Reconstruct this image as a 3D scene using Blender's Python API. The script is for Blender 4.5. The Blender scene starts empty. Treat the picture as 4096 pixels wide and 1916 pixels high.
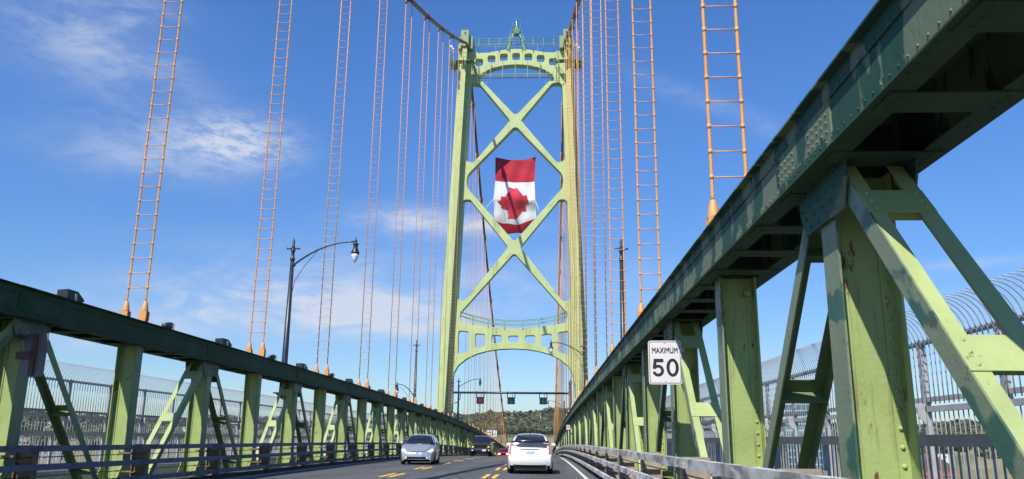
import bpy, bmesh, math, random
import numpy as np
from math import sin, cos, pi, radians, atan2, asin, sqrt, hypot
from mathutils import Vector, Matrix
random.seed(7)
C = bpy.context.scene.collection
SC = bpy.context.scene

# ------------------------------------------------------------------ camera
CF, CPI, CYA, CRO = 3229.67, 0.243126, 0.041919, 0.010505
_F = Vector((-sin(CYA)*cos(CPI), cos(CYA)*cos(CPI), sin(CPI)))
_R = Vector((cos(CYA), sin(CYA), 0)); _U = _R.cross(_F)
_R2 = _R*cos(CRO)+_U*sin(CRO); _U2 = -_R*sin(CRO)+_U*cos(CRO)
cam = bpy.data.cameras.new("camera"); camo = bpy.data.objects.new("camera", cam); C.objects.link(camo)
cam.lens = CF/4096*36; cam.sensor_width = 36; cam.clip_start = 0.1; cam.clip_end = 12000
camo.matrix_world = Matrix((( _R2.x,_U2.x,-_F.x,0),(_R2.y,_U2.y,-_F.y,0),(_R2.z,_U2.z,-_F.z,0),(0,0,0,1)))
SC.camera = camo
def pdir(x, y): return (_F+_R2*((x-2048)/CF)-_U2*((y-958)/CF)).normalized()

# ------------------------------------------------------------------ world and sun
SUN = Vector((-0.47, -1.0, 1.30)).normalized()
w = bpy.data.worlds.new("World"); SC.world = w; w.use_nodes = True
nt = w.node_tree; nt.nodes.clear()
def N(t, ty, **k):
    n = t.nodes.new(ty)
    for a, b in k.items():
        if a == 'inp':
            for i, v in b.items(): n.inputs[i].default_value = v
        else: setattr(n, a, b)
    return n
out = N(nt, 'ShaderNodeOutputWorld'); bg = N(nt, 'ShaderNodeBackground'); bg.inputs[1].default_value = 0.145
sky = N(nt, 'ShaderNodeTexSky', sky_type='NISHITA', sun_disc=False)
sky.sun_elevation = asin(SUN.z); sky.sun_rotation = atan2(SUN.x, SUN.y)
sky.altitude = 0; sky.air_density = 1.0; sky.dust_density = 0.1; sky.ozone_density = 2.0
tc = N(nt, 'ShaderNodeTexCoord'); sep = N(nt, 'ShaderNodeSeparateXYZ')
nt.links.new(tc.outputs['Generated'], sep.inputs[0])
def M(op, a, b=None, c=None, t=nt):
    n = t.nodes.new('ShaderNodeMath'); n.operation = op
    for i, v in enumerate((a, b, c)):
        if v is None: continue
        if isinstance(v, (int, float)): n.inputs[i].default_value = v
        else: t.links.new(v, n.inputs[i])
    return n.outputs[0]
az = M('ARCTAN2', sep.outputs[0], sep.outputs[1]); el = M('ARCSINE', sep.outputs[2])
zz = M('ADD', sep.outputs[2], 0.12)
comb = N(nt, 'ShaderNodeCombineXYZ')
nt.links.new(M('MULTIPLY', az, 3.0), comb.inputs[0]); nt.links.new(M('MULTIPLY', el, 8.0), comb.inputs[1])
n1 = N(nt, 'ShaderNodeTexNoise', inp={'Scale': 2.6, 'Detail': 9.0, 'Roughness': 0.62, 'Distortion': 0.7}); nt.links.new(comb.outputs[0], n1.inputs['Vector'])
n2 = N(nt, 'ShaderNodeTexNoise', inp={'Scale': 11.0, 'Detail': 6.0, 'Roughness': 0.7, 'Distortion': 0.3}); nt.links.new(comb.outputs[0], n2.inputs['Vector'])
def blob(px, py, rx, ry, amp, tilt=0.0):
    d = pdir(px, py); a0, e0 = atan2(d.x, d.y), asin(d.z)
    da = M('SUBTRACT', az, a0); de = M('SUBTRACT', el, e0)
    de = M('SUBTRACT', de, M('MULTIPLY', da, tilt))
    u = M('DIVIDE', da, rx/3300.); v = M('DIVIDE', de, ry/3300.)
    q = M('ADD', M('MULTIPLY', u, u), M('MULTIPLY', v, v))
    return M('MULTIPLY', M('EXPONENT', M('MULTIPLY', q, -1.0)), amp)
blobs = [blob(400,110,300,170,.52), blob(620,400,300,150,.20), blob(560,640,330,90,.35),
         blob(1640,885,230,50,.85), blob(1960,900,240,40,.55), blob(1050,1180,420,70,.75), blob(1480,1270,400,75,1.6),
         blob(560,1270,420,60,.85), blob(2860,430,330,45,.24,-.45), blob(3900,1250,300,60,.28), blob(1500,1100,700,120,.4),
         blob(200,1330,300,60,.4), blob(3950,1050,300,20,.3), blob(3300,1500,600,90,.25), blob(2450,1150,500,100,.2)]
s = blobs[0]
for b in blobs[1:]: s = M('ADD', s, b)
nn = M('ADD', M('MULTIPLY', n1.outputs[0], 0.75), M('MULTIPLY', n2.outputs[0], 0.25))
mr = N(nt, 'ShaderNodeMapRange', interpolation_type='SMOOTHSTEP', inp={1: 0.38, 2: 0.66, 3: 0.0, 4: 1.0}); nt.links.new(nn, mr.inputs[0])
puff = M('ADD', M('ADD', blob(960,560,200,85,.85), blob(800,590,260,70,.35)), blob(1990,900,130,26,.3))
mp_ = N(nt, 'ShaderNodeMapRange', interpolation_type='SMOOTHSTEP', inp={1: 0.34, 2: 0.62, 3: 0.25, 4: 1.0}); nt.links.new(n2.outputs[0], mp_.inputs[0])
dens = M('MINIMUM', M('ADD', M('MULTIPLY', s, M('ADD', M('MULTIPLY', mr.outputs[0], 0.95), 0.22)), M('MULTIPLY', puff, mp_.outputs[0])), 0.85)
# grade of the clear sky: deep blue overhead
hsv = N(nt, 'ShaderNodeHueSaturation', inp={'Saturation': 1.22, 'Value': 1.0, 'Hue': 0.502}); nt.links.new(sky.outputs[0], hsv.inputs['Color'])
mx = N(nt, 'ShaderNodeMixRGB', inp={2: (3.5, 3.75, 4.3, 1)}); nt.links.new(dens, mx.inputs[0]); 
mg = N(nt, 'ShaderNodeMapRange', inp={1: 0.0, 2: 0.42, 3: 0.66, 4: 1.0}); nt.links.new(el, mg.inputs[0])
gain = N(nt, 'ShaderNodeMixRGB', blend_type='MULTIPLY', inp={0: 1.0, 2: (0.61, 0.725, 0.91, 1)}); nt.links.new(hsv.outputs[0], gain.inputs[1])
gm = N(nt, 'ShaderNodeMixRGB', blend_type='MULTIPLY', inp={0: 1.0}); nt.links.new(gain.outputs[0], gm.inputs[1]); nt.links.new(mg.outputs[0], gm.inputs[2])
nt.links.new(gm.outputs[0], mx.inputs[1])
nt.links.new(mx.outputs[0], bg.inputs[0]); nt.links.new(bg.outputs[0], out.inputs[0])
sl = bpy.data.lights.new("sun", 'SUN'); sl.energy = 4.9; sl.angle = radians(0.53); sl.color = (1.0, 0.945, 0.85)
so = bpy.data.objects.new("sun", sl); C.objects.link(so); so.rotation_euler = SUN.to_track_quat('Z', 'Y').to_euler()
SC.view_settings.view_transform = 'Standard'; SC.view_settings.look = 'None'; SC.view_settings.gamma = 1
SC.view_settings.exposure = 0.45
SC.render.engine = 'CYCLES'; SC.render.resolution_x = 1024; SC.render.resolution_y = 479

# ------------------------------------------------------------------ materials
def srgb(r, g, b):
    f = lambda c: (c/255/12.92 if c <= 10 else ((c/255+.055)/1.055)**2.4)
    return (f(r), f(g), f(b), 1)
MATS = {}
def mat(name, col, rough=0.5, metal=0.0, var=0.12, vscale=3.0, alt=None, athr=(0.5, 0.56), ascale=1.5, rust=None, rscale=4.0,
        rcol=(0.13, 0.05, 0.015, 1), bump=0.0, bscale=30, stretch=(1, 1, 1), emit=None, spec=0.5, coat=0.0, streak=False, trans=0.0):
    if name in MATS: return MATS[name]
    m = bpy.data.materials.new(name); m.use_nodes = True; t = m.node_tree; t.nodes.clear()
    o = N(t, 'ShaderNodeOutputMaterial'); b = N(t, 'ShaderNodeBsdfPrincipled'); t.links.new(b.outputs[0], o.inputs[0])
    tcn = N(t, 'ShaderNodeTexCoord'); mp = N(t, 'ShaderNodeMapping'); mp.inputs['Scale'].default_value = stretch
    t.links.new(tcn.outputs['Object'], mp.inputs[0])
    oi = N(t, 'ShaderNodeObjectInfo'); vm = N(t, 'ShaderNodeVectorMath', operation='ADD')
    cx = N(t, 'ShaderNodeCombineXYZ'); t.links.new(M('MULTIPLY', oi.outputs['Random'], 37.0, t=t), cx.inputs[0]); t.links.new(M('MULTIPLY', oi.outputs['Random'], 11.0, t=t), cx.inputs[2])
    t.links.new(mp.outputs[0], vm.inputs[0]); t.links.new(cx.outputs[0], vm.inputs[1])
    V = vm.outputs[0]
    nz = N(t, 'ShaderNodeTexNoise', inp={'Scale': vscale, 'Detail': 6.0, 'Roughness': 0.65}); t.links.new(V, nz.inputs['Vector'])
    cr = N(t, 'ShaderNodeMixRGB'); cr.inputs[1].default_value = tuple(c*(1-var*1.6) for c in col[:3])+(1,)
    cr.inputs[2].default_value = tuple(min(1, c*(1+var*1.3)) for c in col[:3])+(1,)
    mr0 = N(t, 'ShaderNodeMapRange', inp={1: 0.3, 2: 0.7}); t.links.new(nz.outputs[0], mr0.inputs[0]); t.links.new(mr0.outputs[0], cr.inputs[0])
    c = cr.outputs[0]
    if alt:
        na = N(t, 'ShaderNodeTexNoise', inp={'Scale': ascale, 'Detail': 4.0, 'Roughness': 0.55, 'Distortion': 0.4}); t.links.new(V, na.inputs['Vector'])
        ma = N(t, 'ShaderNodeMapRange', inp={1: athr[0], 2: athr[1]}); t.links.new(na.outputs[0], ma.inputs[0])
        x = N(t, 'ShaderNodeMixRGB'); t.links.new(ma.outputs[0], x.inputs[0]); t.links.new(c, x.inputs[1]); x.inputs[2].default_value = alt; c = x.outputs[0]
    if rust:
        nr = N(t, 'ShaderNodeTexNoise', inp={'Scale': rscale, 'Detail': 8.0, 'Roughness': 0.7}); mpr = N(t, 'ShaderNodeMapping'); mpr.inputs['Scale'].default_value = (1.5, 1.5, .5) if streak else (1, 1, 1); t.links.new(V, mpr.inputs[0]); t.links.new(mpr.outputs[0], nr.inputs['Vector'])
        ma = N(t, 'ShaderNodeMapRange', inp={1: rust, 2: rust+0.05}); t.links.new(nr.outputs[0], ma.inputs[0]); f = ma.outputs[0]
        if streak:
            mp2 = N(t, 'ShaderNodeMapping'); mp2.inputs['Scale'].default_value = (9, 9, .55); t.links.new(V, mp2.inputs[0])
            ns = N(t, 'ShaderNodeTexNoise', inp={'Scale': 1.5, 'Detail': 4.0}); t.links.new(mp2.outputs[0], ns.inputs['Vector'])
            ms = N(t, 'ShaderNodeMapRange', inp={1: 0.56, 2: 0.72}); t.links.new(ns.outputs[0], ms.inputs[0])
            nm_ = N(t, 'ShaderNodeTexNoise', inp={'Scale': 1.1, 'Detail': 2.0}); t.links.new(V, nm_.inputs['Vector']); mm_ = N(t, 'ShaderNodeMapRange', inp={1: .46, 2: .60}); t.links.new(nm_.outputs[0], mm_.inputs[0]); f = M('MAXIMUM', f, M('MULTIPLY', M('MULTIPLY', ms.outputs[0], mm_.outputs[0], t=t), 0.85, t=t), t=t)
        x = N(t, 'ShaderNodeMixRGB'); t.links.new(f, x.inputs[0]); t.links.new(c, x.inputs[1]); x.inputs[2].default_value = rcol; c = x.outputs[0]
    t.links.new(c, b.inputs['Base Color'])
    b.inputs['Metallic'].default_value = metal
    b.inputs['Specular IOR Level'].default_value = spec
    b.inputs['Coat Weight'].default_value = coat
    if coat: b.inputs['Coat Roughness'].default_value = 0.06
    mrr = N(t, 'ShaderNodeMapRange', inp={1: 0.3, 2: 0.7, 3: max(0.02, rough*0.85), 4: min(1, rough*1.15)}); t.links.new(nz.outputs[0], mrr.inputs[0]); t.links.new(mrr.outputs[0], b.inputs['Roughness'])
    if trans: b.inputs['Transmission Weight'].default_value = trans
    if bump:
        nb = N(t, 'ShaderNodeTexNoise', inp={'Scale': bscale, 'Detail': 5.0, 'Roughness': 0.6}); t.links.new(V, nb.inputs['Vector'])
        bn = N(t, 'ShaderNodeBump', inp={'Strength': bump, 'Distance': 0.02}); t.links.new(nb.outputs[0], bn.inputs['Height']); t.links.new(bn.outputs[0], b.inputs['Normal'])
    if emit:
        b.inputs['Emission Color'].default_value = emit[0]; b.inputs['Emission Strength'].default_value = emit[1]
    MATS[name] = m; return m

GREEN = mat('green_paint', (0.30, 0.375, 0.135, 1), 0.55, spec=.3, var=.09, vscale=1.3, rust=0.60, rscale=3.4, streak=True, bump=.25, bscale=22)
GREENB = mat('green_paint_brace', (0.32, 0.39, 0.165, 1), 0.55, spec=.3, var=.09, vscale=1.3, rust=0.64, rscale=5.0, bump=.25, bscale=22)
GMOT = mat('green_paint_patched', (0.17, 0.215, 0.125, 1), 0.5, var=.08, alt=(0.035, 0.10, 0.065, 1), athr=(0.57, 0.60), ascale=1.1, rust=0.63, rscale=5, bump=.25, bscale=22)
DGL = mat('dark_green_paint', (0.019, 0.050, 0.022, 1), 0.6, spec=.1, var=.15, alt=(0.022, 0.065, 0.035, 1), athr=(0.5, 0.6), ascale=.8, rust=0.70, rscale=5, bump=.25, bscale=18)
DGR = mat('dark_green_paint_patched', (0.022, 0.07, 0.045, 1), 0.6, spec=.2, var=.12, alt=(0.13, 0.17, 0.105, 1), athr=(0.50, 0.52), ascale=1.25, rust=0.64, rscale=3.5, stretch=(1, 1.3, .55), bump=.3, bscale=18)
TOWER = mat('tower_green_paint', (0.42, 0.49, 0.225, 1), 0.6, spec=.3, var=.07, vscale=.5, rust=0.70, rscale=1.6, rcol=(.16,.15,.07,1), streak=True)
ROPE = mat('orange_rope_paint', (0.66, 0.305, 0.095, 1), 0.6, var=.10, vscale=.6)
CABLE = mat('brown_cable_wrap', (0.22, 0.085, 0.035, 1), 0.55, var=.12, vscale=.8)
SOCK = mat('orange_socket_paint', (0.60, 0.28, 0.085, 1), 0.5, var=.08)
GALV = mat('galvanised_steel', (0.36, 0.37, 0.385, 1), 0.5, metal=.0, var=.15, vscale=4)
FENCEM = mat('fence_steel', (0.30, 0.31, 0.33, 1), 0.5, metal=.0, var=.10, vscale=4)
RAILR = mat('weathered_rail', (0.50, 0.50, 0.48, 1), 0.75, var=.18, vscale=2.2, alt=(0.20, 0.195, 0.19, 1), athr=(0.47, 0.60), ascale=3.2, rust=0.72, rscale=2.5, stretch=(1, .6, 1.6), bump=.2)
HANDR = mat('tan_handrail', (0.50, 0.40, 0.32, 1), 0.6, var=.15, vscale=3)
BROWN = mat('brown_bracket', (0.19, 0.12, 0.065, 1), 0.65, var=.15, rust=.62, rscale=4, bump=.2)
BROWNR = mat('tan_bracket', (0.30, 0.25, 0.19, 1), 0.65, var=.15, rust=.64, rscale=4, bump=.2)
BLACK = mat('black_paint', (0.018, 0.021, 0.03, 1), 0.45, var=.2, rust=None)
BLACKS = mat('black_pole_paint', (0.02, 0.024, 0.034, 1), 0.4, var=.2, rust=0.72, rscale=6, rcol=(.45, .45, .45, 1))
ASPH = mat('asphalt', (0.086, 0.086, 0.088, 1), 0.85, var=.16, vscale=1.5, alt=(0.060, 0.061, 0.063, 1), athr=(.42, .6), ascale=.9, stretch=(1, .025, 1), bump=.5, bscale=60)
PAVE = mat('walkway_surface', (0.16, 0.165, 0.18, 1), 0.85, var=.12, vscale=3, bump=.2)
KERB = mat('dirty_kerb', (0.07, 0.065, 0.055, 1), 0.9, var=.3, vscale=4, bump=.5, bscale=25)
YEL = mat('yellow_marking', (0.78, 0.47, 0.035, 1), 0.8, var=.12, vscale=8, alt=(.25, .19, .08, 1), athr=(.60, .68), ascale=9)
WHM = mat('white_marking', (0.62, 0.61, 0.58, 1), 0.8, var=.12, vscale=8, alt=(.2, .2, .19, 1), athr=(.56, .66), ascale=7)
RED = mat('flag_red', (0.36, 0.008, 0.028, 1), 0.8, var=.05, vscale=.6)
WHT = mat('flag_white', (0.62, 0.61, 0.64, 1), 0.8, var=.03, vscale=.6)
SIGNW = mat('sign_white', (0.62, 0.60, 0.59, 1), 0.5, var=.04, vscale=3)
SIGNK = mat('sign_black', (0.012, 0.013, 0.017, 1), 0.5, var=.05)
SIGNR = mat('sign_red', (0.55, 0.03, 0.03, 1), 0.5, var=.05)
SIGNB = mat('sign_back', (0.16, 0.15, 0.15, 1), 0.5, metal=.3, var=.1, rust=.66)
GLASS = mat('car_glass', (0.012, 0.015, 0.02, 1), 0.06, var=.1, spec=.8)
GLASSB = mat('dark_glass', (0.05, 0.055, 0.06, 1), 0.1, var=.1, spec=.8)
LAMPG = mat('lamp_glass', (0.66, 0.72, 0.80, 1), 0.2, var=.05)
TYRE = mat('tyre_rubber', (0.012, 0.012, 0.013, 1), 0.85, var=.1)
RIM = mat('alloy_rim', (0.35, 0.36, 0.38, 1), 0.3, metal=.9, var=.05)
CWHITE = mat('white_car_paint', (0.68, 0.68, 0.66, 1), 0.3, var=.01, coat=.6)
CSILV = mat('silver_car_paint', (0.42, 0.45, 0.50, 1), 0.32, metal=.55, var=.02, coat=.6)
CBLK = mat('black_car_paint', (0.010, 0.012, 0.022, 1), 0.22, var=.02, coat=.8)
CRED = mat('red_car_paint', (0.42, 0.012, 0.022, 1), 0.3, var=.02, coat=.6)
HEADL = mat('headlight_lens', (0.82, 0.82, 0.80, 1), 0.12, var=.05, coat=.5)
HEADON = mat('lit_headlight', (0.9, 0.88, 0.8, 1), 0.2, emit=((1, .93, .8, 1), 1.3))
AMBER = mat('amber_lens', (0.75, 0.20, 0.03, 1), 0.2)
AMBON = mat('lit_amber_lamp', (0.9, 0.5, 0.02, 1), 0.2, emit=((1, .62, .02, 1), 1.0))
TAILR = mat('red_lens', (0.45, 0.01, 0.025, 1), 0.12, coat=.5)
TRIM = mat('black_trim', (0.008, 0.008, 0.009, 1), 0.8, spec=.15, var=.1)
CHROME = mat('chrome', (0.5, 0.5, 0.52, 1), 0.18, metal=1.0)
PLATE = mat('number_plate', (0.62, 0.72, 0.85, 1), 0.5)
PLATEB = mat('plate_lettering', (0.12, 0.28, 0.62, 1), 0.5)
CLOTHD = mat('dark_clothing', (0.02, 0.025, 0.04, 1), .9)
SKIN = mat('skin', (0.42, 0.24, 0.17, 1), .6)
SCREEN = mat('signal_screen', (0.018, 0.021, 0.021, 1), 0.7, spec=.1)
REDON = mat('lit_red_signal', (0.7, 0.03, 0.03, 1), 0.5, emit=((1, .06, .05, 1), .25))
GRNON = mat('lit_green_signal', (0.03, 0.10, 0.06, 1), 0.7, emit=((.06, .45, .22, 1), .02))

# ------------------------------------------------------------------ mesh builder
class MB:
    def __init__(s): s.v = []; s.f = []; s.mi = []; s.sm = []
    def add(s, vs, fs, m=0, smooth=False):
        o = len(s.v); s.v += [tuple(a) for a in vs]
        for f in fs: s.f.append(tuple(o+i for i in f)); s.mi.append(m); s.sm.append(smooth)
    def box(s, x0, x1, y0, y1, z0, z1, m=0):
        s.add([(x0,y0,z0),(x1,y0,z0),(x1,y1,z0),(x0,y1,z0),(x0,y0,z1),(x1,y0,z1),(x1,y1,z1),(x0,y1,z1)],
              [(0,3,2,1),(4,5,6,7),(0,1,5,4),(1,2,6,5),(2,3,7,6),(3,0,4,7)], m)
    def obox(s, c, ax, ay, az_, m=0):  # oriented box, half vectors
        c = Vector(c); P = []
        for k in (-1, 1):
            for (i, j) in ((-1,-1),(1,-1),(1,1),(-1,1)): P.append(c+ax*i+ay*j+az_*k)
        s.add(P, [(0,3,2,1),(4,5,6,7),(0,1,5,4),(1,2,6,5),(2,3,7,6),(3,0,4,7)], m)
    def tube(s, pts, r, n=8, m=0, smooth=True, caps=True):
        pts = [Vector(p) for p in pts]; R = r if isinstance(r, (list, tuple)) else [r]*len(pts)
        rings = []; up = None
        for i, p in enumerate(pts):
            d = (pts[min(i+1, len(pts)-1)]-pts[max(i-1, 0)]).normalized()
            if up is None: up = Vector((0,0,1)) if abs(d.z) < .9 else Vector((1,0,0))
            a = d.cross(up).normalized(); b = a.cross(d).normalized(); up = b
            rings.append([p+(a*cos(2*pi*k/n+pi/n)+b*sin(2*pi*k/n+pi/n))*R[i] for k in range(n)])
        V = [q for ring in rings for q in ring]; Fs = []
        for i in range(len(pts)-1):
            for k in range(n): k2 = (k+1) % n; Fs.append((i*n+k, i*n+k2, (i+1)*n+k2, (i+1)*n+k))
        if caps: Fs.append(tuple(range(n))[::-1]); Fs.append(tuple((len(pts)-1)*n+k for k in range(n)))
        s.add(V, Fs, m, smooth)
    def lathe(s, c, prof, n=12, m=0, smooth=True):  # prof: (r, z) bottom to top
        c = Vector(c); V = []; Fs = []
        for r, z in prof:
            for k in range(n): V.append(c+Vector((r*cos(2*pi*k/n), r*sin(2*pi*k/n), z)))
        for i in range(len(prof)-1):
            for k in range(n): k2 = (k+1) % n; Fs.append((i*n+k, i*n+k2, (i+1)*n+k2, (i+1)*n+k))
        Fs.append(tuple(range(n))[::-1]); Fs.append(tuple((len(prof)-1)*n+k for k in range(n)))
        s.add(V, Fs, m, smooth)
    def rivet(s, c, nrm, r=.018, n=6, m=0):
        c = Vector(c); nr = Vector(nrm).normalized(); u = nr.cross(Vector((0,0,1)) if abs(nr.z) < .9 else Vector((1,0,0))).normalized(); v = nr.cross(u)
        V = [c+(u*cos(2*pi*k/n)+v*sin(2*pi*k/n))*r for k in range(n)]+[c+(u*cos(2*pi*k/n)+v*sin(2*pi*k/n))*r*.66+nr*r*.6 for k in range(n)]+[c+nr*r*.85]
        Fs = [(k, (k+1) % n, n+(k+1) % n, n+k) for k in range(n)]+[(n+k, n+(k+1) % n, 2*n) for k in range(n)]
        s.add(V, Fs, m, True)
    def prism_x(s, poly, x0, x1, m=0):  # poly in (y,z)
        n = len(poly); s.add([(x0, a, b) for a, b in poly]+[(x1, a, b) for a, b in poly],
            [tuple(range(n))[::-1], tuple(range(n, 2*n))]+[(i, (i+1) % n, n+(i+1) % n, n+i) for i in range(n)], m)
    def prism_y(s, poly, y0, y1, m=0):  # poly in (x,z)
        n = len(poly); s.add([(a, y0, b) for a, b in poly]+[(a, y1, b) for a, b in poly],
            [tuple(range(n)), tuple(range(n, 2*n))[::-1]]+[(i, n+i, n+(i+1) % n, (i+1) % n) for i in range(n)], m)
    def mesh(s, name, mats, bend=False, off=(0,0,0)):
        me = bpy.data.meshes.new(name)
        V = [(x-off[0], y-off[1], (z-drop(y) if bend else z)-off[2]) for x, y, z in s.v]
        me.from_pydata(V, [], s.f); me.update()
        ms = mats if isinstance(mats, (list, tuple)) else [mats]
        for q in ms: me.materials.append(q)
        me.polygons.foreach_set('material_index', s.mi); me.polygons.foreach_set('use_smooth', s.sm)
        bm = bmesh.new(); bm.from_mesh(me); bmesh.ops.recalc_face_normals(bm, faces=bm.faces); bm.to_mesh(me); bm.free()
        return me
def tag(o, label=None, cat=None, group=None, kind=None):
    if label: o['label'] = label
    if cat: o['category'] = cat
    if group: o['group'] = group
    if kind: o['kind'] = kind
    return o
def ob(name, me, parent=None, loc=(0,0,0), rz=0.0):
    o = bpy.data.objects.new(name, me); C.objects.link(o); o.parent = parent; o.location = loc; o.rotation_euler = (0,0,rz); return o
def bld(mb, name, mats, parent=None, loc=(0,0,0), bend=False, off=(0,0,0)): return ob(name, mb.mesh(name, mats, bend, off), parent, loc)
def thing(name, label, cat, loc=(0,0,0), rz=0, group=None):
    return tag(ob(name, None, None, loc, rz), label, cat, group)
ORD = ['first','second','third','fourth','fifth','sixth','seventh','eighth','ninth','tenth','eleventh','twelfth','thirteenth','fourteenth','fifteenth','sixteenth','seventeenth','eighteenth','nineteenth','twentieth']

# ------------------------------------------------------------------ layout constants
P = 9.26; FR = 0.2546; RZ = -1.24; XL = -10.88; XR = 2.75; XC = (XL+XR)/2
def drop(y):
    return .0001557*max(0, min(y, 160)-34.8)**2+max(0, y-160)*.0390
Y0, Y1 = -6.0, 268.0
def sweep(mb, x0, x1, z0, z1, ya, yb, step=P/2, m=0, cut=0.0):
    y = ya
    while y < yb-1e-6:
        e = min(y+step, yb); mb.box(x0, x1, y, e-cut, z0, z1, m); y = e

# ------------------------------------------------------------------ ground, water, hills
def ss(a, b, t): t = max(0, min(1, (t-a)/(b-a))); return t*t*(3-2*t)
def ridge(azd):  # ridge height by azimuth in degrees
    c = math.exp(-((azd-0)/9.)**2)
    return 12+19*c+3*sin(azd*.55)+2.2*sin(azd*1.7+1)
def gz(x, y):
    r = hypot(x, y); a = math.degrees(atan2(x, y))
    z = -49+54*ss(430, 850, r)+(ridge(a)-5)*ss(850, 1230, r)-14*ss(1350, 2200, r)
    z += 1.5*sin(x*.021)*cos(y*.017)*ss(450, 600, r)
    z += (24+18*sin(a*.21+2.2))*ss(2300, 3600, r)
    return z
GRASS = mat('dry_grass', (0.22, 0.19, 0.085, 1), .95, var=.25, vscale=.02, alt=(.11, .12, .05, 1), athr=(.45, .6), ascale=.012)
def sheet(name, fn, xs, ys, m, kind='structure'):
    V = [(x, y, fn(x, y)) for y in ys for x in xs]; nx = len(xs)
    Fs = [(j*nx+i, j*nx+i+1, (j+1)*nx+i+1, (j+1)*nx+i) for j in range(len(ys)-1) for i in range(nx-1)]
    mb = MB(); mb.add(V, Fs, 0, True); o = bld(mb, name, m); tag(o, kind=kind); return o
sheet('terrain', gz, [-6000+i*75 for i in range(161)], [-600+j*60 for j in range(120)], GRASS)
WATER = mat('harbour_water', (0.03, 0.07, 0.10, 1), .12, var=.1, bump=.3, bscale=.3)
sheet('water', lambda x, y: -46.5, [-6000, 6000], [-6000, 6700], WATER)

# ------------------------------------------------------------------ road deck
def ysteps(a, b, s): return [a+i*(b-a)/int((b-a)/s) for i in range(int((b-a)/s)+1)]
ysd = ysteps(-12, 330, 3)
def strip(name, xa, xb, z, m, ya=-12, yb=330, kind='structure', thick=0):
    mb = MB(); ys = ysteps(ya, yb, 3)
    V = [(x, y, z) for y in ys for x in (xa, xb)]; Fs = [(2*i, 2*i+1, 2*i+3, 2*i+2) for i in range(len(ys)-1)]
    if thick:
        sweep(mb, xa, xb, z-thick, z, ya, yb, 3.0)
    else: mb.add(V, Fs)
    return tag(bld(mb, name, m, bend=True), kind=kind)
strip('road', XC-5.95, XC+5.95, RZ, ASPH, thick=.35)
mk = MB()
for Xp in (-5.3, -1.87):
    y = 27.6-7.45*4
    while y < 300:
        for dx in (-.16, .16):
            ys = [y, y+1.0, y+2.0, y+3.0]
            V = [(x, q, RZ+.006) for q in ys for x in (Xp+dx-.07, Xp+dx+.07)]
            mk.add(V, [(2*i, 2*i+1, 2*i+3, 2*i+2) for i in range(3)])
        y += 7.45
tag(bld(mk, 'yellow_lane_markings', YEL, bend=True), kind='structure')
seam = MB()
for Xp in (-5.46, -2.02):
    ys = ysteps(-10, 300, 3); V = [(x, q, RZ+.003) for q in ys for x in (Xp-.012, Xp+.012)]
    seam.add(V, [(2*i, 2*i+1, 2*i+3, 2*i+2) for i in range(len(ys)-1)])
tag(bld(seam, 'road_seam', mat('seam_tar', (.12, .10, .05, 1), .8), bend=True), kind='structure')
for nm, xa in (('white_edge_line', 1.33), ('white_edge_line', XC-5.52)):
    strip(nm, xa, xa+.12, RZ+.006, WHM)
for sg in (-1, 1):
    xa, xb = sorted((XC+sg*5.96, XC+sg*6.42)); strip('kerb', xa, xb, RZ+.10, KERB, thick=.5)
    xa, xb = sorted((XC+sg*7.56, XC+sg*10.15)); strip('walkway', xa, xb, -.97, PAVE, thick=.25)
    xa, xb = sorted((XC+sg*7.44, XC+sg*7.55)); strip('walkway_kerb', xa, xb, -.83, GALV, thick=.4)
    xm = XC+sg*8.75; strip('walkway_centre_line', xm-.05, xm+.05, -.965, YEL)

ej = MB()
for yy in (FR*P+P*k for k in (1, 5, 9, 13, 17, 21)):
    ej.box(XC-5.9, XC+5.9, yy-.04, yy+.04, RZ-.02, RZ+.004)
tag(bld(ej, 'expansion_joints', KERB, bend=True), kind='structure')
# ------------------------------------------------------------------ stiffening trusses
def post_mesh(inner, mats):
    mb = MB(); zt = 2.296; zb = -1.9
    for sx in (-1, 1):
        mi = 1 if sx == inner else 0
        xa, xb = sorted((sx*.235, sx*.255)); mb.box(xa, xb, -.18, .18, zb, zt, mi)
        xa, xb = sorted((sx*.140, sx*.2348)); mb.box(xa, xb, -.0265, -.0105, zb, zt); mb.box(xa, xb, .0105, .0265, zb, zt)
        z = zb+.35
        while z < zt-.08:
            mb.rivet((sx*.185, -.0265, z), (0, -1, 0), .024, n=8); mb.rivet((sx*.185, .0265, z), (0, 1, 0), .018, n=5); z += .152
    mb.box(-.2346, .2346, -.010, .010, zb, zt)
    # foot gusset
    for sx in (-1, 1):
        xa, xb = sorted((sx*.256, sx*.270))
        mb.prism_x([(-.55, -1.30), (.55, -1.30), (.5, -1.12), (.22, -.72), (-.22, -.72), (-.5, -1.12)], xa, xb)
        for (a, b) in ((-.42,-1.2),(-.2,-1.2),(0,-1.2),(.2,-1.2),(.42,-1.2),(-.25,-1.0),(.25,-1.0),(-.1,-.85),(.1,-.85)):
            mb.rivet((sx*.270, a, b), (sx, 0, 0), .02)
    # small welded ladder clip high on the web
    mb.box(.10, .20, -.10, -.03, 2.02, 2.10)
    return mb.mesh('post', mats)
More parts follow.
